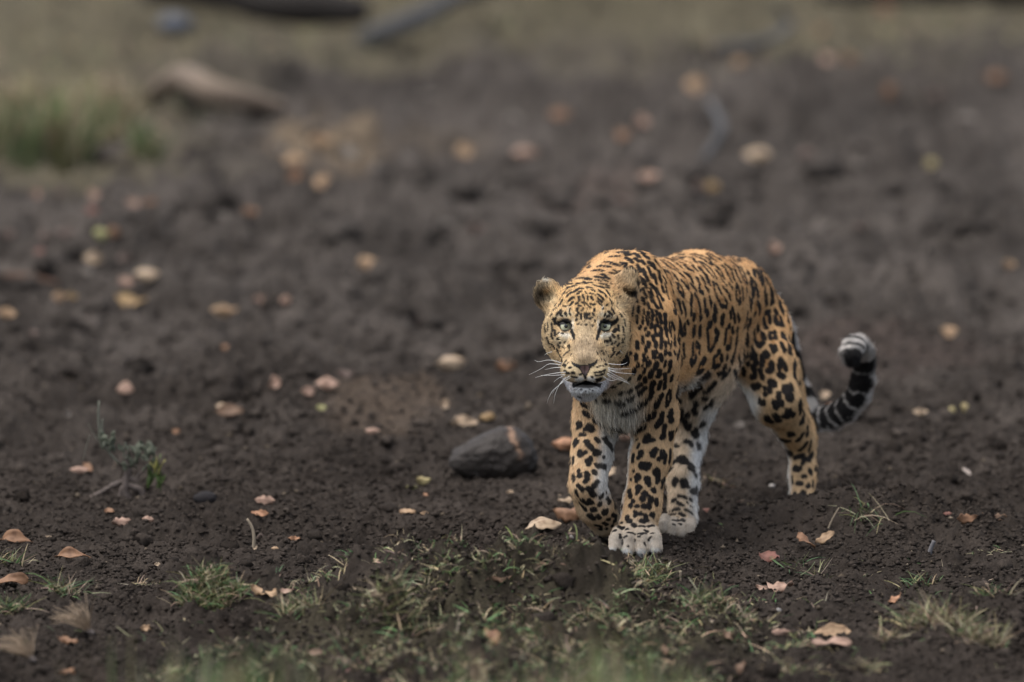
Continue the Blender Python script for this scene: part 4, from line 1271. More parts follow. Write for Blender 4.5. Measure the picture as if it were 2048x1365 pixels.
def coat(P, N, F, lite=1.0):
    blk, warm = markings(P, N)
    px = proj(P)
    b = bare(P, px, N)
    c = F['col'] * lite
    wm = (warm * .75 * (1 - F['white']))[:, None]
    c = c * (1 - wm) + np.array((.38, .19, .07)) * wm
    k = (blk * (.99 - .06 * F['white']))[:, None]
    c = c * (1 - k) + np.array((.0125, .0115, .0120)) * k
    c[b > 0] = (.012, .011, .011)
    return np.clip(c, .004, .9).astype(np.float32), b


bodycol, bodybare = coat(BV, BN, FT, .86)
leo = empty('leopard', tuple(at(1275, 1105, 0.0)))
tag(leo, 'spotted leopard walking over the dark soil, one forepaw lifted', 'leopard')
m_skin, nt, bs = new_mat('leopard_skin')
an = nt.nodes.new('ShaderNodeAttribute')
an.attribute_name = 'col'
nt.links.new(an.outputs['Color'], bs.inputs['Base Color'])
bs.inputs['Roughness'].default_value = .75
bs.inputs['Specular IOR Level'].default_value = .15
body = mesh_obj('body', BV, BF, m_skin, leo)
set_col(body.data, bodycol)

# ---------------------------------------------------------------- fur (hair curves over the body)
NH = 360000
fc = BV[BF].mean(1)
fn = BN[BF].mean(1)
tc_ = CAM - fc
tc_ /= np.linalg.norm(tc_, axis=1)[:, None]
facing = (fn * tc_).sum(1)
fW = FT['W'][BF[:, 0]]
hd = fW[:, [GNAME.index(g) for g in ('head', 'muzzle', 'chin', 'ear')]].sum(1)
wg = np.where(facing > -.25, 1.0, .3) * (1 + 2.0 * hd)
wg = wg * (FT['ln'][BF[:, 0]] > .002)
f_, w_ = sample_faces(NH, wg)
R0, RN = lerp(BV, f_, w_), lerp(BN, f_, w_)
RN /= np.linalg.norm(RN, axis=1)[:, None] + 1e-9
RF, RL, RT = lerp(FT['flow'], f_, w_), lerp(FT['ln'], f_, w_), lerp(FT['lift'], f_, w_)
keep = bare(R0, proj(R0), RN) == 0
R0, RN, RF, RL, RT, f_, w_ = [x[keep] for x in (R0, RN, RF, RL, RT, f_, w_)]
NH = len(R0)
cl = np.stack([fbm(R0 * 55, 31 + k, 2) for k in range(3)], 1)
RF = RF / (np.linalg.norm(RF, axis=1)[:, None] + 1e-6) + .24 * cl + .13 * RNG.normal(size=(NH, 3))
tg = RF - RN * (RF * RN).sum(1)[:, None]
tg /= np.linalg.norm(tg, axis=1)[:, None] + 1e-6
lift = np.clip(RT + .06 + .12 * RNG.normal(size=NH), .06, .9)
stray = RNG.random(NH) < .07
RL = RL * (0.65 + .6 * RNG.random(NH)) * np.where(stray, 1.45, 1)
lift = lift + .22 * stray
K = 4
HP = np.empty((NH, K, 3), np.float32)
for k in range(K):
    t = k / (K - 1)
    HP[:, k] = R0 - RN * .0008 + tg * (RL * t)[:, None] + RN * (RL * lift * (1.35 * t - .75 * t * t))[:, None]
FH = {k: lerp(FT[k], f_, w_) for k in ('col', 'white')}
HC = np.empty((NH, K, 3), np.float32)
earw = lerp(FT['W'], f_, w_)[:, GNAME.index('ear')]
jit = (1 + (.26 + .12 * lerp(FT['face'], f_, w_) + .25 * earw) * RNG.normal(size=NH)).clip(.35, 1.9)
sk_pos = [R0 + tg * (RL * (k / (K - 1)) * .62)[:, None] for k in range(K)]
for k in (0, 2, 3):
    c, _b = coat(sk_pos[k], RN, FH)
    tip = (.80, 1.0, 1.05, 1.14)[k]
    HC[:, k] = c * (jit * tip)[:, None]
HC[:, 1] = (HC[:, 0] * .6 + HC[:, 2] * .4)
hc = bpy.data.hair_curves.new('fur')
hc.add_curves([K] * NH)
hc.position_data.foreach_set('vector', (HP - np.array(leo.location, np.float32)).reshape(-1).astype(np.float32))
ra = hc.attributes.new('radius', 'FLOAT', 'POINT')
base_r = (.00020 + .012 * RL)[:, None] * np.array([1.0, .95, .7, .22])[None]
ra.data.foreach_set('value', base_r.reshape(-1).astype(np.float32))
ca = hc.attributes.new('col', 'FLOAT_COLOR', 'POINT')
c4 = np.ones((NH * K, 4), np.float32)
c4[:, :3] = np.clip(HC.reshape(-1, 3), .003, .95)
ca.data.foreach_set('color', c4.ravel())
m_fur, nt, bs = new_mat('leopard_fur')
an = nt.nodes.new('ShaderNodeAttribute')
an.attribute_name = 'col'
nt.links.new(an.outputs['Color'], bs.inputs['Base Color'])
bs.inputs['Roughness'].default_value = .55
bs.inputs['Specular IOR Level'].default_value = .16
hc.materials.append(m_fur)
fur = bpy.data.objects.new('fur', hc)
COL.objects.link(fur)
fur.parent = leo
fur['kind'] = 'stuff'

# ---------------------------------------------------------------- nose, eyes, whiskers
lo_ = np.array(leo.location)
nb = bodybare[BF]
sel = (nb == 1).all(1)
fi = BF[sel]
ids = np.unique(fi)
rem = -np.ones(len(BV), int)
rem[ids] = np.arange(len(ids))
m_nose, nt, bs = new_mat('nose_leather')
an = nt.nodes.new('ShaderNodeAttribute')
an.attribute_name = 'col'
nt.links.new(an.outputs['Color'], bs.inputs['Base Color'])
bs.inputs['Roughness'].default_value = .42
nz = nt.nodes.new('ShaderNodeTexNoise')
nz.inputs['Scale'].default_value = 900
bp = nt.nodes.new('ShaderNodeBump')
bp.inputs['Strength'].default_value = .35
bp.inputs['Distance'].default_value = .001
nt.links.new(nz.outputs['Fac'], bp.inputs['Height'])
nt.links.new(bp.outputs[0], bs.inputs['Normal'])
lab_ = np.arange(len(ids))
ff = rem[fi]
for _ in range(400):
    m_ = lab_[ff].min(1)
    new = lab_.copy()
    np.minimum.at(new, ff.ravel(), np.repeat(m_, 4))
    if (new == lab_).all():
        break
    lab_ = new
big_ = np.bincount(lab_[ff[:, 0]]).argmax()
fi = fi[lab_[ff[:, 0]] == big_]
ids = np.unique(fi)
rem = -np.ones(len(BV), int)
rem[ids] = np.arange(len(ids))
nose = mesh_obj('nose', BV[ids] + BN[ids] * .0012, rem[fi], m_nose, leo)
npx = proj(BV[ids])
nd = np.hypot((npx[:, 0] - 1169.5) / 13, (npx[:, 1] - 738) / 12)
pk = sstep(1.15, .55, nd)[:, None]
mid = np.exp(-((npx[:, 0] - 1169.5) / 1.0) ** 2)[:, None] * .7
nc = np.array((.013, .011, .011)) * (1 - pk) + np.array((.115, .066, .058)) * pk
nostril = np.zeros(len(ids))
for pts in ([(1145, 724), (1151, 731), (1158, 734)], [(1193, 722), (1188, 731), (1181, 734.5)]):
    for (x0, y0), (x1, y1) in zip(pts[:-1], pts[1:]):
        for t in np.linspace(0, 1, 8):
            nostril = np.maximum(nostril, sstep(4.4, 2.2, np.hypot(npx[:, 0] - x0 - (x1 - x0) * t, npx[:, 1] - y0 - (y1 - y0) * t)))
nc = nc * (1 - .9 * nostril[:, None]) * (1 - mid)
set_col(nose.data, nc)


def dome(c, r, a0, a1, axis, rings=10, seg=28, push=0.0):
    """part of a sphere round an axis between two polar angles"""
    axis = np.asarray(axis, float)
    axis /= np.linalg.norm(axis)
    u = np.cross(axis, [0, 0, 1.0])
    u /= np.linalg.norm(u)
    w = np.cross(u, axis)
    vs, fs = [], []
    for i in range(rings + 1):
        a = a0 + (a1 - a0) * i / rings
        for k in range(seg):
            t = 2 * math.pi * k / seg
            vs.append(np.asarray(c) + (r + push) * (axis * math.cos(a) + (u * math.cos(t) + w * math.sin(t)) * math.sin(a)))
    for i in range(rings):
        for k in range(seg):
            k2 = (k + 1) % seg
            fs.append((i * seg + k, (i + 1) * seg + k, (i + 1) * seg + k2, i * seg + k2))
    return vs, fs


m_eye = simple_mat('eye_white', (.02, .018, .016), .15, .5, 0, bump=0)
m_pup, nt, bs = new_mat('pupil')
bs.inputs['Base Color'].default_value = (.004, .004, .005, 1)
bs.inputs['Roughness'].default_value = .08
bs.inputs['Coat Weight'].default_value = 1.0
m_iris, nt, bs = new_mat('iris')
an = nt.nodes.new('ShaderNodeAttribute')
an.attribute_name = 'col'
nt.links.new(an.outputs['Color'], bs.inputs['Base Color'])
bs.inputs['Roughness'].default_value = .35
bs.inputs['Coat Weight'].default_value = .35
bs.inputs['Coat Roughness'].default_value = .05
for e in EYES:
    c = at(e[0], e[1] + .9, e[2] + .0157)
    ax = CAM - c
    ax = ax / np.linalg.norm(ax)
    r = 13.7 * S
    vs, fs = dome(c, r, 0.02, math.pi - .02, ax, 16, 28)
    eo = mesh_obj('eye', vs, fs, m_eye, leo)
    vs, fs = dome(c, r, .005, .95, ax, 12, 40, .0005)
    io = bpy.data.objects.new('iris', bpy.data.meshes.new('iris'))
    bpy.data.objects.remove(io)
    io = mesh_obj('iris', vs, fs, m_iris, None)
    io.parent = eo
    io.location = -lo_ - np.array(eo.location)
    v = np.array(vs) - c
    an_ = np.arccos(np.clip((v @ ax) / np.linalg.norm(v, axis=1), -1, 1)) / .95
    fibre = 1 + .18 * vnoise(np.stack([np.arctan2(v[:, 2], v[:, 0]) * 9, an_ * 2], 1), 4)
    g = sstep(1.0, .74, an_)
    ic = (np.array((.50, .50, .33)) * (1 - sstep(.2, .6, an_))[:, None] + np.array((.70, .70, .48)) * sstep(.2, .6, an_)[:, None]) * fibre[:, None]
    ic = ic * g[:, None] + .01
    set_col(io.data, ic)
    vs, fs = dome(c + np.array((0, 0, .0006)), r, 0.005, .27, ax, 6, 32, .0006)
    po = mesh_obj('pupil', vs, fs, m_pup, None)
    po.parent = eo
    po.location = -lo_ - np.array(eo.location)

m_lid = simple_mat('eyelid', (.016, .014, .013), .5, .3, .2, 300, bump=0)
for e in EYES:
    c = at(e[0], e[1] + .9, e[2] + .0157)
    sg = 1 if e[0] > 1171 else -1
    for ax, a1 in (((sg * .22, -.16, 1.0), .96), ((-sg * .22, -.02, -1.0), .72)):
        vs, fs = dome(c, 13.7 * S, .002, a1, ax, 9, 36, .0014)
        mesh_obj('eyelid', vs, fs, m_lid, leo)

m_wh = simple_mat('whisker', (.82, .82, .80), .4, .4, 0, bump=0)
WHISK = [[(585, 520), (450, 475), (320, 460), (160, 490), (85, 465)], [(575, 550), (420, 530), (320, 540), (180, 630), (-20, 730)],
         [(570, 595), (430, 600), (270, 635)], [(650, 680), (450, 700), (220, 745), (90, 780)], [(640, 725), (430, 738), (200, 742)],
         [(630, 740), (520, 790), (430, 860)], [(650, 770), (560, 890), (420, 1010), (340, 1150), (310, 1250)],
         [(740, 780), (620, 850), (480, 960), (400, 1080)], [(720, 750), (560, 870), (460, 1080), (430, 1250)], [(690, 850), (680, 960), (730, 1060)],
         [(1430, 525), (1620, 545), (1720, 530), (1770, 500)], [(1420, 600), (1560, 625), (1850, 610)], [(1430, 640), (1600, 690), (1920, 715)],
         [(1420, 660), (1560, 740), (1700, 810), (1830, 920)], [(1410, 700), (1560, 780), (1760, 870), (1810, 890)],
         [(1340, 760), (1450, 830), (1550, 830)], [(1420, 620), (1520, 655), (1660, 660)], [(1400, 720), (1520, 800), (1640, 830)],
         [(400, 310), (330, 330), (260, 370)], [(1640, 290), (1700, 350)]]
for wp in WHISK:
    n = len(wp)
    P3 = []
    for i, (x, y) in enumerate(wp):
        X, Y_ = 1060 + x / 9.1, 670 + y / 9.1
        if i == 0:
            h = hit(X + (2 if x < 1000 else -2), Y_)
            dep = h[0][1] if h is not None else -.24
        P3.append(at(X, Y_, dep - .001 + (.028 if n > 3 else .012) * i / (n - 1)))
    pth = catmull(P3, 14)
    vs, fs = tube(pth, np.linspace(.00062, .00016, 14), 5)
    mesh_obj('whisker', vs, fs, m_wh, leo)
pth = catmull([at(1226, 591, -.10), at(1214, 604, -.165), at(1204, 617, -.205)], 10)
vs, fs = tube(pth, np.linspace(.0003, .0005, 10), 5)
mesh_obj('whisker', vs, fs, m_wh, leo)
# ================================================================ fallen leaves, each its own
C_ = dict(cream=(.40, .29, .185), pink=(.33, .205, .145), tan=(.34, .215, .115), orange=(.34, .165, .08), gold=(.27, .17, .065), brown=(.14, .08, .045), red=(.17, .065, .045),
          rust=(.21, .105, .05), grey=(.13, .11, .092), yellow=(.34, .28, .12), lime=(.24, .23, .085), dull=(.125, .085, .068), white=(.34, .28, .24), dkbrown=(.11, .055, .03))
for _k in C_:
    _m = sum(C_[_k]) / 3
    C_[_k] = tuple(.88 * q_ + .12 * _m for q_ in C_[_k])
LEAF_MATS = {}


def leaf_mat(c):
    if c not in LEAF_MATS:
        m, nt, b = new_mat('dry_leaf_' + c)
        tcn = nt.nodes.new('ShaderNodeTexCoord')
        nz = nt.nodes.new('ShaderNodeTexNoise')
        nz.inputs['Scale'].default_value = 55
        nz.inputs['Detail'].default_value = 5
        rp = nt.nodes.new('ShaderNodeValToRGB')
        k = np.array(C_[c])
        rp.color_ramp.elements[0].position = .30
        rp.color_ramp.elements[1].position = .72
        rp.color_ramp.elements[0].color = (*(k * (.50, .44, .40)), 1)
        rp.color_ramp.elements[1].color = (*np.minimum(k * 1.15, .75), 1)
        e = rp.color_ramp.elements.new(.5)
        e.color = (*k, 1)
        nt.links.new(tcn.outputs['Object'], nz.inputs['Vector'])
        nt.links.new(nz.outputs['Fac'], rp.inputs[0])
        nt.links.new(rp.outputs[0], b.inputs['Base Color'])
        b.inputs['Roughness'].default_value = .6
        b.inputs['Specular IOR Level'].default_value = .3
        bp = nt.nodes.new('ShaderNodeBump')
        bp.inputs['Strength'].default_value = .4
        bp.inputs['Distance'].default_value = .002
        nt.links.new(nz.outputs['Fac'], bp.inputs['Height'])
        nt.links.new(bp.outputs[0], b.inputs['Normal'])
        LEAF_MATS[c] = m
    return LEAF_MATS[c]


def leaf_mesh(L, Wd, bend, cup, ruffle, seed, nu=13, nv=7, point=.6, jag=0.0):
    """a leaf blade along X: outline, midrib fold, curl along and across, ruffled edge, real thickness"""
    rs = np.random.default_rng(seed)
    us = np.linspace(0, 1, nu)
    vs_ = np.linspace(-1, 1, nv)
    U, V = np.meshgrid(us, vs_, indexing='ij')
    out = np.sin(np.pi * np.clip(U, 0, 1) ** (.75 + .3 * rs.random())) ** (.62 + .3 * point)
    out = out * (1 + .05 * np.sin(U * 17 + rs.random() * 6) * ruffle * 2)
    out = out * (1 + jag * np.sin(U * rs.uniform(15, 22) + rs.random() * 6 + (V > 0) * rs.uniform(1, 3)) - jag * .3)
    u0, sd0 = rs.uniform(.2, .8), rs.choice((-1, 1))
    out = out * (1 - .45 * rs.random() * np.exp(-((U - u0) / .10) ** 2) * (V * sd0 > 0))
    out = out * (1 + .22 * rs.normal() * V * .5)
    half = Wd / 2 * out
    x = (U - .5) * L
    y = V * half * (1 + .12 * rs.normal() * U) + .10 * Wd * rs.normal() * np.sin(U * 3)
    z = cup * Wd * (np.abs(V) ** 1.5) * out * .5
    z = z + ruffle * .34 * Wd * np.sin(U * rs.uniform(5, 9) + 2 * V + rs.random() * 6) * np.abs(V) - .05 * Wd * np.exp(-(V / .18) ** 2)
    z = z + .10 * L * rs.normal() * (U - .5) ** 2 * 2 + .05 * Wd * rs.normal() * V
    tw = rs.normal() * .35
    y, z = y * np.cos(tw * (U - .5)) - z * np.sin(tw * (U - .5)), y * np.sin(tw * (U - .5)) + z * np.cos(tw * (U - .5))
    if abs(bend) > .02:
        R_ = L / bend
        th = x / R_
        x, z = (R_ + 0 * z) * np.sin(th) - z * np.sin(th), R_ * (1 - np.cos(th)) * 1.0 + z * np.cos(th)
        z = -z + z.max()
    P = np.stack([x, y, z], -1)
    du = np.gradient(P, axis=0)
    dv = np.gradient(P, axis=1)
    nn = np.cross(du, dv)
    nn /= np.linalg.norm(nn, axis=-1, keepdims=True) + 1e-12
    t = .00045
    A = (P + nn * t).reshape(-1, 3)
    B = (P - nn * t).reshape(-1, 3)
    n = nu * nv
    ids = np.arange(n).reshape(nu, nv)
    f = np.stack([ids[:-1, :-1], ids[1:, :-1], ids[1:, 1:], ids[:-1, 1:]], -1).reshape(-1, 4)
    rim = np.concatenate([ids[:, 0], ids[-1, 1:], ids[::-1, -1][1:], ids[0, ::-1][1:-1]])
    r2 = np.roll(rim, -1)
    side = np.stack([rim, r2, r2 + n, rim + n], 1)
    return np.concatenate([A, B]), np.concatenate([f, f[:, ::-1] + n, side[:, ::-1]])


def leaf(px, py, w, h, c, label, bend=None, tilt=None, yaw=None, dz=.0, cup=None, group=None, name='dry_leaf', ratio=None, Y=None):
    """centre pixel, width and height in the photograph, colour, what sets it apart"""
    rs = random.Random(int(px * 7 + py * 13))
    p = on_ground(px, py + h * .45) if Y is None else at(px, py + h * .45, Y)
    k = S * (np.linalg.norm(p - CAM) / CAM_D)
    if py < 700:
        w, h = w * .86, h * .86
    L = w * k * 1.06
    upright = h > .78 * w and py > 850
    ratio = rs.uniform(.30, .52) if ratio is None else ratio
    Wd = max(L * ratio, h * k * .9) if w > h * .8 else h * k * .8
    if upright:
        L, Wd = 1.25 * max(w, h) * k, .62 * max(w, h) * k
    rise = min(.98, h * k / max(Wd, 1e-4))
    ti = math.asin(rise) * .95 - .14 if tilt is None else tilt
    bd = rs.uniform(-.5, .45) if bend is None else bend
    cp = rs.uniform(-.5, .6) if cup is None else cup
    if upright:
        bd, cp = rs.uniform(-.6, .6), rs.uniform(-.3, .3)
    v, f = leaf_mesh(L, Wd, bd, cp, rs.uniform(.3, .9), int(px * 3 + py), nu=19 if py > 950 else 13, jag=rs.uniform(.08, .26) if py > 950 and abs(bd) < .9 else 0.0)
    yw = rs.uniform(-.6, .6) if yaw is None else yaw
    M = np.array(Matrix.Rotation(yw, 3, 'Z') @ Matrix.Rotation(max(ti, .0), 3, 'X') @ Matrix.Rotation(rs.uniform(-.12, .12), 3, 'Y'))
    if upright:
        M = np.array(Matrix.Rotation(rs.uniform(-.3, .3), 3, 'Z') @ Matrix.Rotation(rs.uniform(.5, .9), 3, 'X') @ Matrix.Rotation(rs.choice((-1, 1)) * rs.uniform(.7, 1.2), 3, 'Z'))
    v = v @ M.T
    v[:, 2] -= np.percentile(v[:, 2], 3)
    if py < 900:
        v[:, 2] += .006
    o = mesh_obj(name, v + p + (0, 0, dz + .002), f, leaf_mat(c), None, True, loc=tuple(p))
    tag(o, label, 'leaf', group or 'fallen leaves on the soil')
    return o


LEAVES = [
 # --- near and sharp
 (1086, 1040, 80, 44, 'cream', 'pale tan half-rolled leaf in front of the lifted forepaw'),
 (1140, 1024, 60, 46, 'rust', 'brown curled leaf touching the lifted forepaw, right of the pale rolled leaf'),
 (1138, 1003, 44, 12, 'cream', 'thin pale edge of a leaf standing behind the brown curled leaf'),
 (1130, 894, 54, 30, 'orange', 'orange leaf half hidden behind the lifted foreleg'),
 (1254, 878, 34, 24, 'pink', 'pale pink leaf seen between the two forelegs, upper one'),
 (1221, 940, 24, 28, 'cream', 'small pale leaf standing between the two forelegs, lower one'),
 (846, 962, 28, 20, 'yellow', 'small pale yellow leaf left of the dark rock'),
 (823, 975, 22, 12, 'lime', 'greenish sliver of leaf touching the small yellow leaf'),
 (815, 1024, 32, 10, 'tan', 'flat tan leaf scrap on bare soil below the yellow leaf'),
 (849, 1028, 16, 8, 'tan', 'tiny tan scrap right of the flat tan leaf scrap'),
 (852, 992, 11, 9, 'orange', 'tiny orange scrap below the small yellow leaf'),
 (532, 1000, 44, 20, 'pink', 'pinkish leaf lying above the bent twig'),
 (520, 1027, 34, 14, 'orange', 'small orange leaf just above the bent twig'),
 (244, 1044, 40, 18, 'pink', 'dusty pink leaf below the roots of the seedling'),
 (220, 1023, 24, 12, 'rust', 'small orange-brown leaf at the foot of the seedling'),
 (297, 1040, 26, 14, 'pink', 'small crumpled pink leaf right of the dusty pink one'),
 (30, 1081, 72, 17, 'rust', 'long brown curled leaf at the left edge, upper of two'),
 (146, 1113, 76, 18, 'rust', 'long brown curled leaf beside a thin green blade'),
 (28, 1163, 72, 18, 'rust', 'long brown curled leaf at the left edge, lower of two'),
 (529, 1182, 56, 27, 'tan', 'tan cupped leaf right of the big grass tuft'),
 (572, 1182, 24, 14, 'pink', 'small pale leaf end touching the tan cupped leaf'),
 (1541, 1113, 46, 30, 'red', 'dark red jagged leaf on bare soil at right'),
 (1613, 1077, 34, 42, 'rust', 'brown crumpled leaf standing upright below the mound'),
 (1650, 1075, 36, 32, 'tan', 'tan crumpled leaf right of the upright brown leaf'),
 (1933, 1036, 42, 24, 'rust', 'orange-brown ribbed leaf at far right of the mound'),
 (1998, 1034, 28, 18, 'brown', 'small brown leaf right of the ribbed leaf'),
 (1896, 1028, 18, 10, 'red', 'small reddish scrap left of the ribbed leaf'),
 (1564, 1178, 56, 20, 'pink', 'flat dusty pink leaf beside a thin seedling'),
 (1526, 1175, 28, 16, 'pink', 'smaller pink leaf left of the flat dusty pink leaf'),
 (1790, 1194, 26, 28, 'orange', 'orange leaf standing on edge at lower right'),
 (1666, 1262, 78, 24, 'tan', 'large tan leaf lying over a pink leaf at lower right'),
 (1664, 1282, 78, 24, 'pink', 'large dull pink leaf under the tan leaf at lower right'),
 (292, 1256, 26, 16, 'tan', 'small pale leaf in the dark soil below the big grass tuft'),
 (138, 1282, 44, 14, 'rust', 'reddish brown leaf near the lower left corner, upper of two'),
 (140, 1345, 44, 14, 'rust', 'reddish brown leaf near the lower left corner, lower of two'),
 (1002, 1157, 40, 16, 'brown', 'brown leaf with a pale curled edge on the grassy bank'),
 (1455, 1268, 20, 26, 'brown', 'brown upright scrap of leaf at the lower right of the bank'),
 (1482, 1336, 20, 30, 'brown', 'brown upright leaf scrap near the bottom edge'),
 (1560, 1265, 40, 18, 'pink', 'dim pinkish leaf beside the two stacked leaves'),
 (1275, 1165, 20, 18, 'cream', 'small pale leaf caught in the knob of turf'),
 (1085, 1130, 22, 10, 'brown', 'thin brown scrap below the planted forepaw, on soil'),
 (752, 1122, 20, 9, 'cream', 'small cream flakes on bare soil by the low green tuft'),
 (705, 1180, 14, 10, 'cream', 'short cream chip left of the grassy bank'),
 (1965, 1030, 14, 8, 'orange', 'tiny orange scrap between the ribbed leaf and the small brown leaf'),
 (1415, 1022, 22, 10, 'red', 'small reddish scrap behind the forward hind paw'),
 (632, 1305, 26, 14, 'pink', 'pinkish leaf scrap in the grass at the bottom'),
 (1330, 1300, 22, 22, 'brown', 'brown leaf scrap among the tall blurred blades'),
 (985, 1275, 40, 34, 'rust', 'brown crumpled leaf low on the grassy bank'),
 (588, 1078, 24, 10, 'orange', 'small orange leaf scrap right of the bent twig'),
 (550, 1098, 14, 8, 'tan', 'tiny tan scrap under the small orange leaf scrap'),
 (510, 1097, 12, 10, 'cream', 'tiny pale chip at the foot of the bent twig'),
 (95, 1076, 16, 10, 'cream', 'pale crumb of leaf right of the upper brown curled leaf'),
 (316, 1130, 14, 10, 'cream', 'pale crumb of leaf above the straw left of the grass tuft'),
 (1020, 985, 14, 8, 'cream', 'tiny cream flake on soil below the dark rock'),
 # --- middle distance, soft
 (900, 730, 68, 34, 'cream', 'bright cream leaf left of the leopard\'s whiskers'),
 (1010, 736, 42, 22, 'rust', 'dim orange leaf right of the bright cream leaf'),
 (655, 772, 46, 26, 'pink', 'pink leaf lying aslant above the clay mound'),
 (690, 752, 36, 20, 'dull', 'dull red leaf touching the slanting pink leaf'),
 (616, 788, 32, 20, 'pink', 'pale pink leaf below the slanting pink leaf'),
 (548, 768, 24, 32, 'pink', 'pinkish leaf standing alone left of the slanting pink leaf'),
 (460, 826, 54, 26, 'brown', 'dark brown leaf with a pale top in mid soil at left'),
 (445, 816, 24, 14, 'cream', 'pale curl of leaf on the dark brown leaf'),
 (642, 820, 20, 16, 'lime', 'small yellow-green leaf left of the clay mound'),
 (888, 812, 20, 24, 'cream', 'small pale leaf right of the clay mound'),
 (920, 845, 38, 28, 'cream', 'cream leaf behind the left end of the dark rock'),
 (946, 850, 28, 16, 'cream', 'flat pale leaf between the cream leaf and the dark rock'),
 (978, 836, 30, 24, 'gold', 'ochre leaf just behind the crown of the dark rock'),
 (745, 868, 28, 14, 'pink', 'small pale leaf on the lower slope of the clay mound'),
 (250, 780, 32, 30, 'pink', 'pink leaf above the seedling\'s tall grey stalk'),
 (135, 833, 14, 16, 'grey', 'small pale leaf left of the seedling\'s tall stalk'),
 (176, 934, 24, 24, 'rust', 'orange-brown leaf left of the seedling\'s stem'),
 (158, 942, 36, 16, 'pink', 'pale pink leaf in front of the orange-brown leaf at the seedling'),
 (353, 868, 18, 14, 'rust', 'small rusty leaf right of the seedling'),
 (1900, 667, 40, 30, 'tan', 'bright tan leaf at right beyond the tail'),
 (1842, 830, 30, 14, 'cream', 'pale leaf right of the tail with dark soil under it'),
 (1903, 826, 14, 16, 'yellow', 'small yellow leaf right of the tail, lower of a pair'),
 (1930, 819, 14, 26, 'yellow', 'small yellow leaf right of the tail, taller of a pair'),
 (1652, 796, 22, 20, 'cream', 'dim pale leaf between the hind leg and the tail'),
 (1664, 818, 32, 16, 'orange', 'orange leaf just above the tail'),
 (1933, 943, 10, 18, 'white', 'small whitish leaf standing at far right'),
 (1480, 855, 26, 12, 'grey', 'greyish leaf on the soil under the belly'),
 (1310, 820, 20, 8, 'brown', 'brown scrap of leaf behind the forelegs'),
 # --- far and blurred
 (733, 527, 46, 36, 'tan', 'single blurred peach leaf in the middle of the clearing'),
 (838, 645, 36, 22, 'dull', 'dim pinkish leaf below the single peach leaf'),
 (446, 626, 62, 30, 'tan', 'wide tan blurred leaf at left of the middle'),
 (525, 604, 42, 26, 'pink', 'blurred pinkish leaf, first right of the wide tan leaf'),
 (575, 604, 26, 26, 'pink', 'small round blurred leaf, second right of the wide tan leaf'),
 (292, 550, 54, 40, 'cream', 'largest cream blurred leaf at left'),
 (252, 563, 40, 26, 'pink', 'pinkish blurred leaf touching the largest cream leaf'),
 (187, 518, 42, 30, 'cream', 'cream blurred leaf above and left of the largest cream leaf'),
 (248, 520, 30, 24, 'dull', 'dull blurred leaf right of the smaller cream leaf'),
 (176, 547, 28, 22, 'grey', 'greyish blurred leaf under the smaller cream leaf'),
 (199, 466, 36, 46, 'lime', 'big yellow-green blurred leaf at left'),
 (226, 466, 26, 36, 'rust', 'rusty half of leaf touching the big yellow-green leaf'),
 (262, 408, 44, 28, 'pink', 'pinkish blurred leaf below the green grass clump'),
 (300, 408, 34, 24, 'rust', 'rusty blurred leaf right of the pinkish one below the grass clump'),
 (185, 423, 34, 22, 'red', 'dull red blurred leaf above the yellow-green leaf'),
 (72, 391, 26, 26, 'pink', 'round pinkish blurred leaf under the left grass, first from the edge'),
 (188, 391, 28, 28, 'pink', 'round pinkish blurred leaf under the left grass, third from the edge'),
 (120, 388, 22, 24, 'dull', 'dull reddish blurred leaf under the left grass, second from the edge'),
 (236, 387, 26, 28, 'grey', 'round greyish blurred leaf under the left grass'),
 (62, 426, 22, 20, 'grey', 'small greyish blurred leaf near the left edge'),
 (14, 470, 38, 26, 'dull', 'dull blurred leaf at the left edge'),
 (93, 472, 26, 28, 'dull', 'round dull blurred leaf right of the one at the left edge'),
 (132, 468, 40, 24, 'dull', 'wide dull blurred leaf left of the yellow-green leaf'),
 (82, 508, 24, 20, 'red', 'small reddish blurred leaf above the brown stick'),
 (118, 598, 28, 26, 'tan', 'bright tan blurred leaf below the brown stick'),
 (142, 596, 24, 22, 'gold', 'golden leaf touching the bright tan leaf below the brown stick'),
 (14, 630, 42, 28, 'tan', 'orange tan blurred leaf at the left edge below the stick'),
 (264, 607, 74, 26, 'gold', 'long golden-brown blurred leaf at left'),
 (180, 640, 26, 20, 'dull', 'dim brownish blurred leaf left of the long golden one'),
 (72, 670, 22, 18, 'dull', 'dim pinkish blurred leaf near the left edge, over dark hollows'),
 (444, 432, 34, 26, 'grey', 'dull yellowish blurred leaf right of the grass clump, left of a pair'),
 (500, 424, 34, 26, 'rust', 'rusty blurred leaf right of the grass clump, right of a pair'),
 (452, 700, 16, 16, 'rust', 'small rusty blurred leaf in the dark hollow at left'),
 (1518, 312, 66, 34, 'cream', 'brightest cream pink leaf above the leopard\'s back'),
 (1303, 354, 56, 30, 'pink', 'peach pink leaf above the leopard\'s shoulder'),
 (1424, 376, 34, 40, 'gold', 'golden leaf above the middle of the leopard\'s back'),
 (1394, 374, 26, 30, 'dull', 'dull red leaf touching the golden leaf above the back'),
 (1612, 310, 40, 28, 'dull', 'dull pink leaf right of the brightest cream pink leaf'),
 (1670, 332, 28, 28, 'gold', 'dim golden leaf right of the dull pink leaf'),
 (1718, 328, 24, 28, 'grey', 'greyish round leaf right of the dim golden leaf'),
 (1860, 326, 28, 36, 'yellow', 'pale yellow round leaf at upper right'),
 (1775, 182, 36, 38, 'rust', 'orange-brown leaf at upper right below the far grass'),
 (1390, 170, 44, 40, 'tan', 'peach leaf by the upper end of the grey stick'),
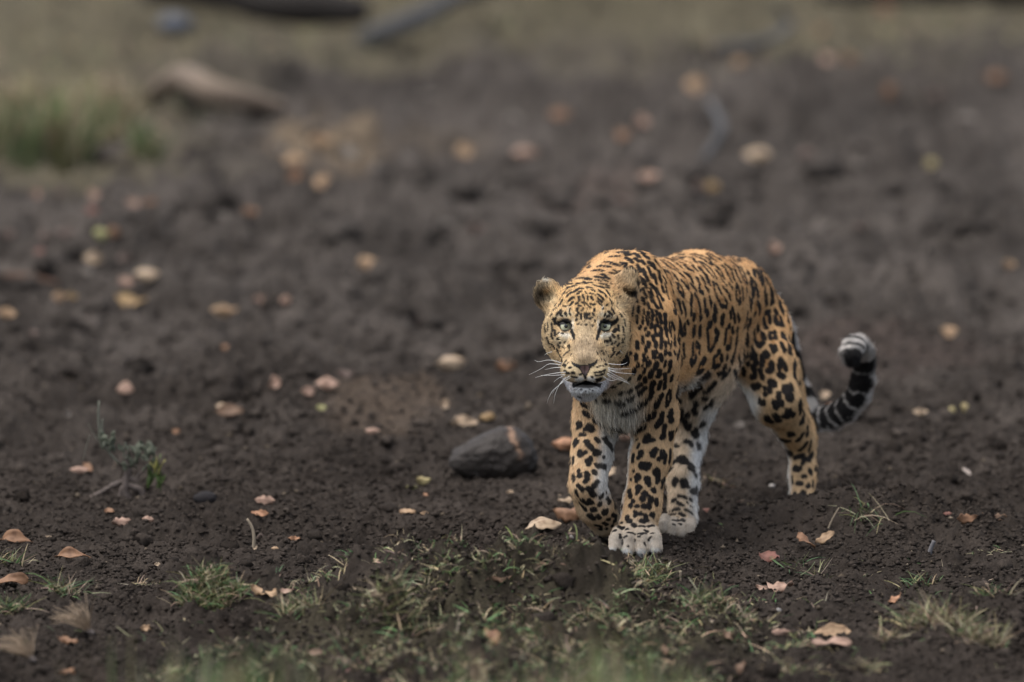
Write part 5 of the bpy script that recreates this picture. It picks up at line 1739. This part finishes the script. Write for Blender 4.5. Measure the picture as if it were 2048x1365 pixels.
 (1050, 306, 58, 26, 'pink', 'peach leaf in the far middle, right of the pale litter'),
 (930, 298, 42, 44, 'tan', 'ochre round leaf right of the pale litter patch'),
 (1122, 229, 52, 28, 'rust', 'orange-brown leaf in the far middle'),
 (1284, 242, 30, 32, 'pink', 'dim peach leaf left of the grey stick, upper of two'),
 (1248, 270, 34, 30, 'rust', 'dim rusty leaf left of the grey stick, lower of two'),
 (1030, 240, 40, 30, 'grey', 'greyish leaf left of the far orange-brown leaf'),
 (1548, 492, 26, 42, 'pink', 'pinkish leaf just right of the leopard\'s rump'),
 (2018, 531, 26, 28, 'tan', 'tan leaf near the right edge'),
 (1715, 455, 24, 24, 'dull', 'dim reddish leaf above the dark hollow at right'),
 (955, 459, 46, 28, 'dull', 'dim pink leaf left of the leopard\'s ear, right of a pair'),
 (884, 456, 42, 28, 'grey', 'dim greyish leaf left of the leopard\'s ear, left of a pair'),
 (1243, 402, 34, 24, 'dull', 'dim pale leaf above the shoulder, left of the peach pink leaf'),
 (858, 195, 54, 26, 'grey', 'dim olive leaf in the far soil'),
 (648, 362, 36, 40, 'tan', 'bright peach leaf at the foot of the pale litter patch'),
 (590, 318, 60, 34, 'tan', 'blurred tan leaf in the left of the pale litter patch'),
 (700, 308, 70, 34, 'grey', 'pale leaf in the right of the pale litter patch'),
 (590, 352, 40, 30, 'rust', 'rusty leaf at the lower left of the pale litter patch'),
 (640, 285, 60, 30, 'tan', 'blurred tan leaf at the top of the pale litter patch'),
 (560, 295, 44, 30, 'grey', 'greyish leaf at the upper left end of the pale litter patch'),
 (760, 335, 44, 26, 'grey', 'greyish leaf at the right end of the pale litter patch'),
 (355, 158, 32, 24, 'dull', 'dim pink leaf above the driftwood branch, right of a pair'),
 (300, 146, 26, 24, 'dull', 'dim pink leaf above the driftwood branch, left of a pair'),
 (1655, 116, 34, 30, 'pink', 'peach pink leaf in the far grass at right, left of a pair'),
 (1698, 118, 34, 26, 'rust', 'rusty leaf in the far grass at right, right of a pair'),
 (1776, 20, 40, 26, 'rust', 'orange-brown leaf near the upper right log'),
 (1992, 152, 48, 30, 'rust', 'orange-brown leaf at the right end of the far grass'),
 (1640, 62, 26, 26, 'tan', 'small tan leaf in the far grass by the bent branch'),
 (1935, 240, 50, 26, 'grey', 'dim greyish leaf at upper right, above the pale yellow one'),
 (1880, 190, 50, 26, 'dull', 'dim brown leaf at upper right'),
 (1475, 128, 40, 26, 'tan', 'dim tan leaf at the foot of the bent branch'),
 (1540, 650, 20, 14, 'dull', 'dim leaf scrap beyond the leopard\'s thigh'),
 (1660, 590, 30, 22, 'grey', 'dim greyish leaf left of the dark hollow at right'),
]
SHAPES = {(1086, 1040): dict(bend=.45, cup=.35, ratio=.55, yaw=.5, tilt=.45), (1140, 1024): dict(bend=.7, cup=.7, ratio=.7, yaw=-.3, tilt=.75), (30, 1081): dict(bend=1.1, cup=-.4, ratio=.30, yaw=0),
          (146, 1113): dict(bend=1.1, cup=-.4, ratio=.30, yaw=0), (28, 1163): dict(bend=1.1, cup=-.4, ratio=.30, yaw=0), (529, 1182): dict(bend=-.35, cup=.4, ratio=.45, yaw=-.5, tilt=.35),
          (1666, 1262): dict(bend=.7, cup=-.3, ratio=.36, yaw=.1), (1664, 1282): dict(bend=.3, cup=-.3, ratio=.40, yaw=-.1), (1541, 1113): dict(bend=-.45, cup=.25, ratio=.6, yaw=-.7, tilt=.6)}
for px, py, w, h, c, lab in LEAVES:
    leaf(px, py, w, h, c, lab, **SHAPES.get((px, py), {}))
# ================================================================ grass, seedling, twigs
def blades(roots, dirs, length, width, cols, bend, nseg=4):
    """curved tapering blades as one mesh: arrays over blades -> verts, faces, colours"""
    n = len(roots)
    d = dirs / (np.linalg.norm(dirs, axis=1)[:, None] + 1e-9)
    hz = RNG.normal(size=(n, 3)) * (1, 1, 0)
    hz = hz + d * (1, 1, 0) * .8
    hz /= np.linalg.norm(hz, axis=1)[:, None] + 1e-9
    side = np.cross(d, hz + (0, 0, .01))
    side = side + RNG.normal(size=(n, 3)) * .3
    side /= np.linalg.norm(side, axis=1)[:, None] + 1e-9
    V, Cc = [], []
    for i in range(nseg + 1):
        t = i / nseg
        c = roots + d * (length * t * (1 - .25 * bend * t))[:, None] + hz * (length * bend * t * t * .6)[:, None] - np.array((0, 0, 1.0)) * (length * bend * bend * t ** 3 * .35)[:, None]
        w = (width * .5 * (1 - .85 * t ** 1.4))[:, None]
        V += [c - side * w, c + side * w]
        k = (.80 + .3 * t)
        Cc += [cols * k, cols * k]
    V = np.stack(V, 1)
    Cc = np.stack(Cc, 1)
    m = 2 * (nseg + 1)
    f = np.array([[2 * i, 2 * i + 1, 2 * i + 3, 2 * i + 2] for i in range(nseg)])
    F = f[None] + (np.arange(n) * m)[:, None, None]
    return V.reshape(-1, 3), F.reshape(-1, 4), Cc.reshape(-1, 3)


m_grass, nt, bs = new_mat('grass')
an = nt.nodes.new('ShaderNodeAttribute')
an.attribute_name = 'col'
nt.links.new(an.outputs['Color'], bs.inputs['Base Color'])
bs.inputs['Roughness'].default_value = .6
bs.inputs['Specular IOR Level'].default_value = .25
bs.inputs['Subsurface Weight'].default_value = 0
GREEN, OLIVE, STRAW, DRY = np.array((.088, .150, .060)), np.array((.14, .15, .062)), np.array((.36, .30, .19)), np.array((.17, .125, .085))


def mix_cols(n, wts):
    pal = np.array([GREEN, OLIVE, STRAW, DRY])
    k = RNG.choice(4, n, p=np.array(wts) / sum(wts))
    return pal[k] * RNG.uniform(.7, 1.3, (n, 1)) * (1 + .08 * RNG.normal(size=(n, 3)))


def make_blades(name, roots, length, width, cols, spread, bend, parent=None, loc=None, up=1.0):
    n = len(roots)
    d = np.concatenate([RNG.normal(size=(n, 2)) * spread, np.full((n, 1), up)], 1)
    V, F, Cc = blades(roots, d, length, width, cols, bend)
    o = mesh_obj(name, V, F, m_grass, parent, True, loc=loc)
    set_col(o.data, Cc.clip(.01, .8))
    return o


def surf(x, y):
    return macro(x, y) + micro(x, y)


def tuft(px, py, w, hgt, n, wts, label, name='grass_tuft', spread=.7, bend=.7, width=.0026, group='grass tufts on the soil', up=1.0, depth=.6):
    """a separate tuft: foot pixel, width and height in photograph pixels"""
    p = on_ground(px, py)
    k = S * np.linalg.norm(p - CAM) / CAM_D
    r = w * k / 2
    a = RNG.uniform(0, 6.28, n)
    q = np.sqrt(RNG.random(n))
    x, y = p[0] + np.cos(a) * q * r, p[1] + np.sin(a) * q * r * depth
    z = surf(x, y)
    L = hgt * k * RNG.uniform(.6, 1.75, n)
    o = make_blades(name, np.stack([x, y, z - .002], 1), L, width * RNG.uniform(.6, 1.3, n), mix_cols(n, wts), spread, bend * RNG.uniform(.3, 1.4, n), loc=tuple(p), up=up)
    tag(o, label, 'grass tuft', group)
    return o


NEAR = (4, 3, 4, 3)
tuft(425, 1190, 128, 34, 900, (6, 3, 3, 3), 'big green grass tuft crowning its own clod at lower left', width=.0030, spread=.8)
tuft(380, 1195, 60, 40, 90, (1, 1, 5, 4), 'dry pale side of stems at the left foot of the big grass tuft', spread=1.2, bend=1.0)
tuft(868, 1148, 110, 26, 130, (4, 2, 5, 1), 'low pale green tuft at the top of the grassy bank', spread=1.3, bend=.9)
tuft(975, 1138, 34, 20, 40, (4, 3, 2, 2), 'small green tuft right of the low pale one', spread=1.0)
tuft(795, 1192, 100, 46, 240, (1, 3, 3, 4), 'brownish mossy tuft at the left end of the grassy bank', spread=1.0)
tuft(1290, 1160, 110, 40, 240, (4, 4, 2, 2), 'green tuft on the knob of turf below the planted paw', spread=.9)
tuft(1745, 1045, 90, 60, 46, (4, 3, 4, 2), 'sparse wiry grass on top of the mound', spread=1.0, bend=1.2, width=.0026)
tuft(1590, 1140, 70, 36, 24, (4, 3, 2, 1), 'thin green seedling grass below the dark red leaf', spread=.8)
tuft(1640, 1150, 40, 34, 16, (1, 1, 6, 1), 'few straw stems right of the thin green seedling grass', spread=1.1)
tuft(1435, 1205, 120, 34, 200, (3, 3, 3, 2), 'flat grassy patch right of the grassy bank', spread=1.0)
tuft(1835, 1165, 80, 26, 60, (3, 3, 2, 2), 'little green tuft at right above the brown hummock', spread=1.0)
tuft(1990, 1190, 70, 36, 46, (4, 3, 2, 2), 'little green tuft near the right edge', spread=.9)
tuft(1880, 1250, 150, 58, 420, (1, 3, 3, 6), 'brownish grass hummock at lower right', spread=.8, width=.0030)
tuft(1960, 1290, 120, 50, 220, (1, 2, 5, 5), 'drier grass hummock at the lower right corner', spread=.9)
tuft(1775, 1282, 50, 36, 60, (0, 1, 8, 2), 'straw-coloured crumpled tuft right of the stacked leaves', spread=1.3)
tuft(1735, 1345, 60, 40, 60, (0, 1, 8, 2), 'straw-coloured crumpled tuft near the bottom edge', spread=1.3)
tuft(130, 1190, 70, 46, 110, (5, 3, 3, 1), 'green tuft beside the long brown curled leaf', spread=1.0)
tuft(20, 1230, 70, 44, 110, (5, 3, 3, 1), 'green tuft at the left edge below the brown curled leaf', spread=1.0)
tuft(20, 1128, 60, 36, 60, (4, 3, 3, 1), 'small green tuft at the left edge between the two curled leaves', spread=1.0)
tuft(300, 1165, 80, 26, 60, (1, 1, 7, 2), 'pale straw wisps left of the big grass tuft', spread=1.6, bend=1.0)
tuft(1440, 975, 60, 30, 60, (0, 1, 8, 4), 'tan fibrous wisp of dead grass behind the forward hind paw', spread=1.3, bend=1.1)
tuft(1490, 1012, 110, 12, 90, (0, 0, 7, 5), 'flattened mat of dead grass before the far hind foot', spread=3.5, bend=.4)
tuft(1432, 1056, 40, 12, 12, (1, 2, 8, 0), 'pale straw stems right of the forward hind paw', spread=2.5)
tuft(600, 1225, 90, 44, 200, (3, 3, 3, 3), 'grassy clod at the left of the bank, near the tan cupped leaf', spread=.9)
tuft(1985, 1110, 90, 16, 30, (2, 3, 5, 1), 'scattered pale stems at the right edge', spread=2.0)
tuft(1180, 1235, 110, 36, 220, (4, 3, 4, 2), 'pale green tuft in the middle of the grassy bank', spread=1.0)


def root_fan(px, py, w, h, label):
    p = on_ground(px, py)
    k = S * np.linalg.norm(p - CAM) / CAM_D
    root = empty('dead_grass_clump', tuple(p))
    tag(root, label, 'dead plant', 'uprooted clumps of dead grass')
    n = 46
    top = p + np.array((w * .30 * k, -.02, h * .16 * k))
    vs, fs = tube(catmull([top + (-.006, 0, .008), top, top + (.008, -.005, -.004)], 6), [.003, .005, .0065, .0065, .005, .003], 7)
    for i in range(1):
        mesh_obj('root_knob', vs, fs, wood_mat('root', (.12, .10, .09)), root)
    V, F = [], []
    for i in range(n):
        a = RNG.uniform(0, 1)
        tip = p + np.array((-w * k * (.62 - .95 * a) * .8 + .01 * RNG.normal(), .03 * RNG.normal(), h * k * (.35 + .65 * a * RNG.uniform(.7, 1.1))))
        midp = (top + tip) / 2 + np.array((.006 * RNG.normal(), .008 * RNG.normal(), .010 + .006 * RNG.normal()))
        v, f = tube(catmull([top, midp, tip], 7), np.linspace(.0013, .0005, 7), 4, False)
        F += [tuple(j + len(V) for j in q) for q in f]
        V += v
    o = mesh_obj('stems', V, F, simple_mat('dead_stem', (.24, .18, .125), .7, .2, .4, 90, bump=0), root)


root_fan(148, 1275, 110, 90, 'fan of dead stems on a knobbed root at lower left, right one')
root_fan(32, 1330, 110, 90, 'fan of dead stems on a knobbed root at lower left, left one')

# --- ground cover nobody could count
n = 62000
x = RNG.uniform(-.72, .62, n)
y = RNG.uniform(-2.35, -.62, n)
den = vnoise(np.stack([x, y], 1) * (7, 5), 33) + .7 * vnoise(np.stack([x, y], 1) * (19, 15), 34)
edge = np.clip(1 - np.abs(x + .02) / .72, 0, 1) * 1.1 + np.clip((-y - .7) / 1.2, 0, 1) * .55
bl = worley(np.stack([x, y], 1) * (10.5, 8.5), 66)
ok = RNG.random(n) < sstep(.12, .55, den * .95 + edge - .52) * (.06 + .94 * sstep(.60, .30, bl))
x, y = x[ok], y[ok]
n = len(x)
g1 = make_blades('bank_grass', np.stack([x, y, surf(x, y) - .003], 1), np.where(RNG.random(n) < .25, RNG.uniform(.02, .05, n), RNG.uniform(.008, .024, n)), RNG.uniform(.0018, .0034, n), mix_cols(n, (4.6, 1.6, 6.0, 3)) * RNG.uniform(.6, 1.6, (n, 1)), .9, RNG.uniform(.2, 1.2, n))
tag(g1, 'short grazed green and straw grass covering the near bank', 'grass', kind='stuff')
n = 2600
x = RNG.uniform(-1.15, 1.2, n)
y = RNG.uniform(-2.3, .3, n)
den = vnoise(np.stack([x, y], 1) * (5, 4), 35)
ok = RNG.random(n) < sstep(.15, .7, den) * sstep(.2, -.7, y)
x, y = x[ok], y[ok]
n = len(x)
g2 = make_blades('sparse_grass', np.stack([x, y, surf(x, y) - .002], 1), RNG.uniform(.012, .042, n), RNG.uniform(.0014, .0028, n), mix_cols(n, (3, 2, 4, 2)), 1.2, RNG.uniform(.2, 1.2, n))
tag(g2, 'scattered short stems of grass on the near soil', 'grass', kind='stuff')
# tall grass close to the lens, well in front of the animal
xr, yr = [], []
for (x0, x1, cnt) in ((120, 250, 30), (330, 720, 210), (720, 1040, 36), (1060, 1400, 270)):
    nc = max(2, cnt // 32)
    ci = RNG.integers(0, nc, cnt)
    u = RNG.uniform(x0, x1, nc)[ci] + RNG.normal(size=cnt) * 16
    dep = RNG.uniform(-5.2, -3.6, nc)[ci] + RNG.normal(size=cnt) * .08
    for a_, d_ in zip(u, dep):
        q = at(a_, 1365, d_)
        xr.append(q[0])
        yr.append(d_)
xr, yr = np.array(xr), np.array(yr)
n = len(xr)
top = 1240 + 150 * RNG.random(n) ** .6
hgt = np.array([at(1024, t_, d_)[2] for t_, d_ in zip(top, yr)]) - macro(xr, yr)
g3 = make_blades('tall_grass', np.stack([xr, yr, macro(xr, yr) - .02], 1), hgt * 1.05, RNG.uniform(.007, .013, n), mix_cols(n, (4.0, 5, 2.0, 1)) * 1.35, .05, RNG.uniform(.0, .22, n))
tag(g3, 'tall blurred grass blades standing close in front', 'grass', kind='stuff')
# far grass
n = 16000
y = GRASS_Y0 - 1.2 + 22 * RNG.random(n) ** 1.5
x = RNG.uniform(-3.2, 3.2, n)
den = vnoise(np.stack([x, y], 1) * (2.6, 1.1), 36)
ok = RNG.random(n) < sstep(-.7, .3, den + .9 * np.clip((y - GRASS_Y0) / 1.5, -1, .6))
x, y = x[ok], y[ok]
n = len(x)
g4 = make_blades('far_grass', np.stack([x, y, macro(x, y) - .01], 1), RNG.uniform(.03, .09, n), RNG.uniform(.004, .009, n), mix_cols(n, (1.2, 3, 5, 2)) * 1.0, .6, RNG.uniform(.2, 1.0, n))
tag(g4, 'dull olive grass covering the far end of the clearing', 'grass', kind='stuff')
n = 5200
y = flat_xy(100, 330)[1] + .15 + 3.4 * RNG.random(n)
x = RNG.uniform(-2.6, -.62, n)
lim = -.82 - .10 * (y - 7) + .22 * vnoise(np.stack([x * 0, y], 1) * (1, 1.6), 37)
ok = RNG.random(n) < sstep(.15, -.15, x - lim) * (.45 + .55 * sstep(-.3, .3, vnoise(np.stack([x, y], 1) * (3, 2), 38)))
x, y = x[ok], y[ok]
n = len(x)
g5 = make_blades('left_grass', np.stack([x, y, macro(x, y) - .01], 1), RNG.uniform(.03, .085, n), RNG.uniform(.004, .009, n), mix_cols(n, (1.0, 3, 6, 2)), .6, RNG.uniform(.2, 1.0, n))
tag(g5, 'olive and straw grass spreading behind the green clumps at left', 'grass', kind='stuff')


def clump(px, py, w, h, n, wts, label):
    o = tuft(px, py, w, h, n, wts, label, 'grass_clump', .22, .5, .007, 'grass clumps at the left edge', depth=1.0)
    return o


clump(20, 318, 130, 95, 330, (6, 3, 5, 2), 'blurred green grass clump at the left edge')
clump(118, 322, 120, 105, 330, (6, 3, 5, 2), 'tallest blurred green grass clump, second from the left edge')
clump(200, 312, 110, 90, 220, (2, 4, 4, 4), 'blurred straw and olive grass clump, third from the left edge')
clump(288, 300, 60, 55, 110, (6, 3, 2, 1), 'small blurred bright green grass clump, rightmost at left')
clump(200, 235, 150, 70, 420, (0, 2, 9, 2), 'blurred straw-topped grass behind the green clumps')
clump(60, 225, 150, 70, 420, (0, 2, 9, 2), 'blurred straw-topped grass at the left edge, behind')

# --- withered seedling on its exposed root, at left
base = on_ground(262, 1000)
kk = S * np.linalg.norm(base - CAM) / CAM_D
sd = empty('withered_seedling', tuple(base))
tag(sd, 'withered woody seedling with exposed roots and drooping green leaves', 'seedling')
m_root = wood_mat('exposed_root', (.105, .085, .075), .35)
m_stalk = simple_mat('grey_stalk', (.14, .145, .115), .7, .2, .2, 60, bump=0)


def pp(px, py, dy=0.0):
    return at(px, py, base[1] + dy)


def limb(name, pts, rr, mat, seg=8, n=14, parent=sd, rough=.0):
    pth = catmull(pts, n)
    vs, fs = tube(pth, np.interp(np.linspace(0, 1, n), np.linspace(0, 1, len(rr)), rr), seg)
    v = np.array(vs)
    if rough:
        v = v + rough * fbm(v * 90, 12, 2)[:, None] * (v - np.repeat(pth, seg, 0)) * 8
    return mesh_obj(name, v, fs, mat, parent)


limb('stem', [pp(254, 1004), pp(250, 975), pp(256, 945), pp(252, 915), pp(262, 900)], [.012, .0085, .007, .0055, .003], m_root, 9, rough=.1)
limb('root', [pp(252, 968), pp(268, 975), pp(284, 985), pp(289, 1003), pp(288, 1014)], [.007, .008, .008, .007, .003], m_root, rough=.1)
limb('root', [pp(250, 975), pp(240, 990), pp(228, 998), pp(222, 1008)], [.008, .007, .005, .003], m_root, rough=.1)
limb('root', [pp(246, 962, .03), pp(222, 974, .04), pp(196, 988, .05), pp(166, 1004, .05)], [.006, .007, .006, .003], m_root, rough=.1)
limb('root', [pp(256, 955), pp(272, 962), pp(276, 950), pp(290, 940)], [.006, .005, .004, .002], m_root, rough=.1)
limb('stalk', [pp(240, 930), pp(214, 900), pp(202, 880), pp(197, 840), pp(198, 802)], [.0028, .0026, .0026, .0026, .0020], m_stalk, 6)
limb('stalk', [pp(215, 902), pp(206, 880), pp(204, 858), pp(205, 838)], [.0024, .0024, .0026, .0020], m_stalk, 6)
limb('stalk', [pp(262, 900), pp(285, 915), pp(300, 896), pp(303, 884)], [.0026, .0022, .002, .0012], m_stalk, 6)
limb('stalk', [pp(256, 925), pp(248, 900), pp(252, 885)], [.0026, .0022, .0015], m_stalk, 6)
limb('stalk', [pp(214, 900), pp(192, 876), pp(176, 848)], [.0014, .0010, .0006], m_stalk, 5)
limb('stalk', [pp(180, 870), pp(172, 895), pp(166, 920)], [.0009, .0008, .0006], m_stalk, 5)
m_lf = simple_mat('seedling_leaf', (.075, .115, .032), .55, .3, .4, 60)
m_lfy = simple_mat('yellowing_leaf', (.20, .19, .05), .55, .3, .3, 60)
m_lfg = simple_mat('greyish_leaf', (.095, .105, .075), .65, .3, .3, 60)
for i in range(70):
    r = random.random()
    if i < 14:
        x, y, w, h, mt, hang = 305 + random.uniform(-12, 18), 935 + random.uniform(-10, 34), 8, 34, m_lf if i % 4 else m_lfy, True
    elif i < 52:
        x, y, w, h, mt, hang = 268 + random.uniform(-28, 40), 905 + random.uniform(-18, 30), 10, 20, m_lfg, False
    else:
        x, y, w, h, mt, hang = 212 + random.uniform(-14, 22), 882 + random.uniform(-16, 14), 10, 20, m_lfg, False
    v, f = leaf_mesh(h * kk, w * kk, .5, .3, .4, i + 5, 7, 4)
    M = Matrix.Rotation(random.uniform(-.6, .6), 3, 'Y') @ Matrix.Rotation(random.uniform(-.8, .8), 3, 'Z') @ Matrix.Rotation(math.radians(90 if hang else random.choice((-60, -100, 70))), 3, 'Y') @ Matrix.Rotation(random.uniform(0, 6.28), 3, 'X')
    v = v @ np.array(M).T
    mesh_obj('leaf', v + pp(x, y, random.uniform(-.02, .02)), f, mt, sd)


def twig(name, pts, r0, r1, mat, label, cat='twig', n=12, group=None):
    pth = catmull(pts, n)
    vs, fs = tube(pth, np.linspace(r0, r1, n), 6)
    o = mesh_obj(name, vs, fs, mat, None, True, loc=tuple(pth[0]))
    tag(o, label, cat, group)
    return o


m_twig = simple_mat('pale_twig', (.30, .245, .18), .7, .2, .3, 60, bump=0)
m_twd = simple_mat('dark_twig', (.075, .055, .045), .7, .2, .3, 60, bump=0)
b_ = on_ground(507, 1097)
q = lambda x, y: at(x, y, b_[1])
twig('bent_twig', [q(507, 1100), q(508, 1075), q(504, 1055), q(494, 1038)], .0042, .0028, m_twig, 'pale bent twig standing upright in the soil')
b_ = on_ground(525, 1080)
q = lambda x, y: at(x, y, b_[1])
twig('dark_twig', [q(512, 1090), q(520, 1070), q(530, 1076), q(545, 1071)], .0045, .0015, m_twd, 'dark hooked twig right of the pale bent twig')
b_ = on_ground(1590, 1155)
q = lambda x, y: at(x, y, b_[1])
twig('green_sprig', [q(1580, 1168), q(1600, 1152), q(1618, 1140), q(1630, 1124)], .0014, .0007, simple_mat('green_stem', (.16, .19, .10), bump=0), 'thin bent green stem beside the flat dusty pink leaf', 'stem')
b_ = on_ground(1660, 1060)
q = lambda x, y: at(x, y, b_[1])
twig('straw_stem', [q(1655, 1062), q(1664, 1040), q(1674, 1022), q(1678, 1016)], .0022, .0010, m_twig, 'pale straw stem rising from the left of the mound', 'stem')
b_ = on_ground(1362, 1172)
q = lambda x, y: at(x, y, b_[1])
twig('seed_stalk', [q(1362, 1174), q(1361, 1158), q(1361, 1142)], .0012, .0032, m_twig, 'tiny stalk with a pale head right of the knob of turf', 'stem')
b_ = on_ground(700, 770)
b_ = on_ground(520, 1262)
q = lambda x, y: at(x, y, b_[1])
twig('thin_twig', [q(522, 1274), q(521, 1255), q(519, 1244)], .0012, .0008, m_twig, 'short upright stem in the grass below the tan cupped leaf', 'stem')
b_ = on_ground(1862, 1112)
q = lambda x, y: at(x, y, b_[1])
twig('grey_twig', [q(1857, 1118), q(1861, 1100), q(1868, 1082)], .0056, .0044, simple_mat('ashen_twig', (.13, .125, .13), bump=0), 'short grey twig standing alone in the soil at right')
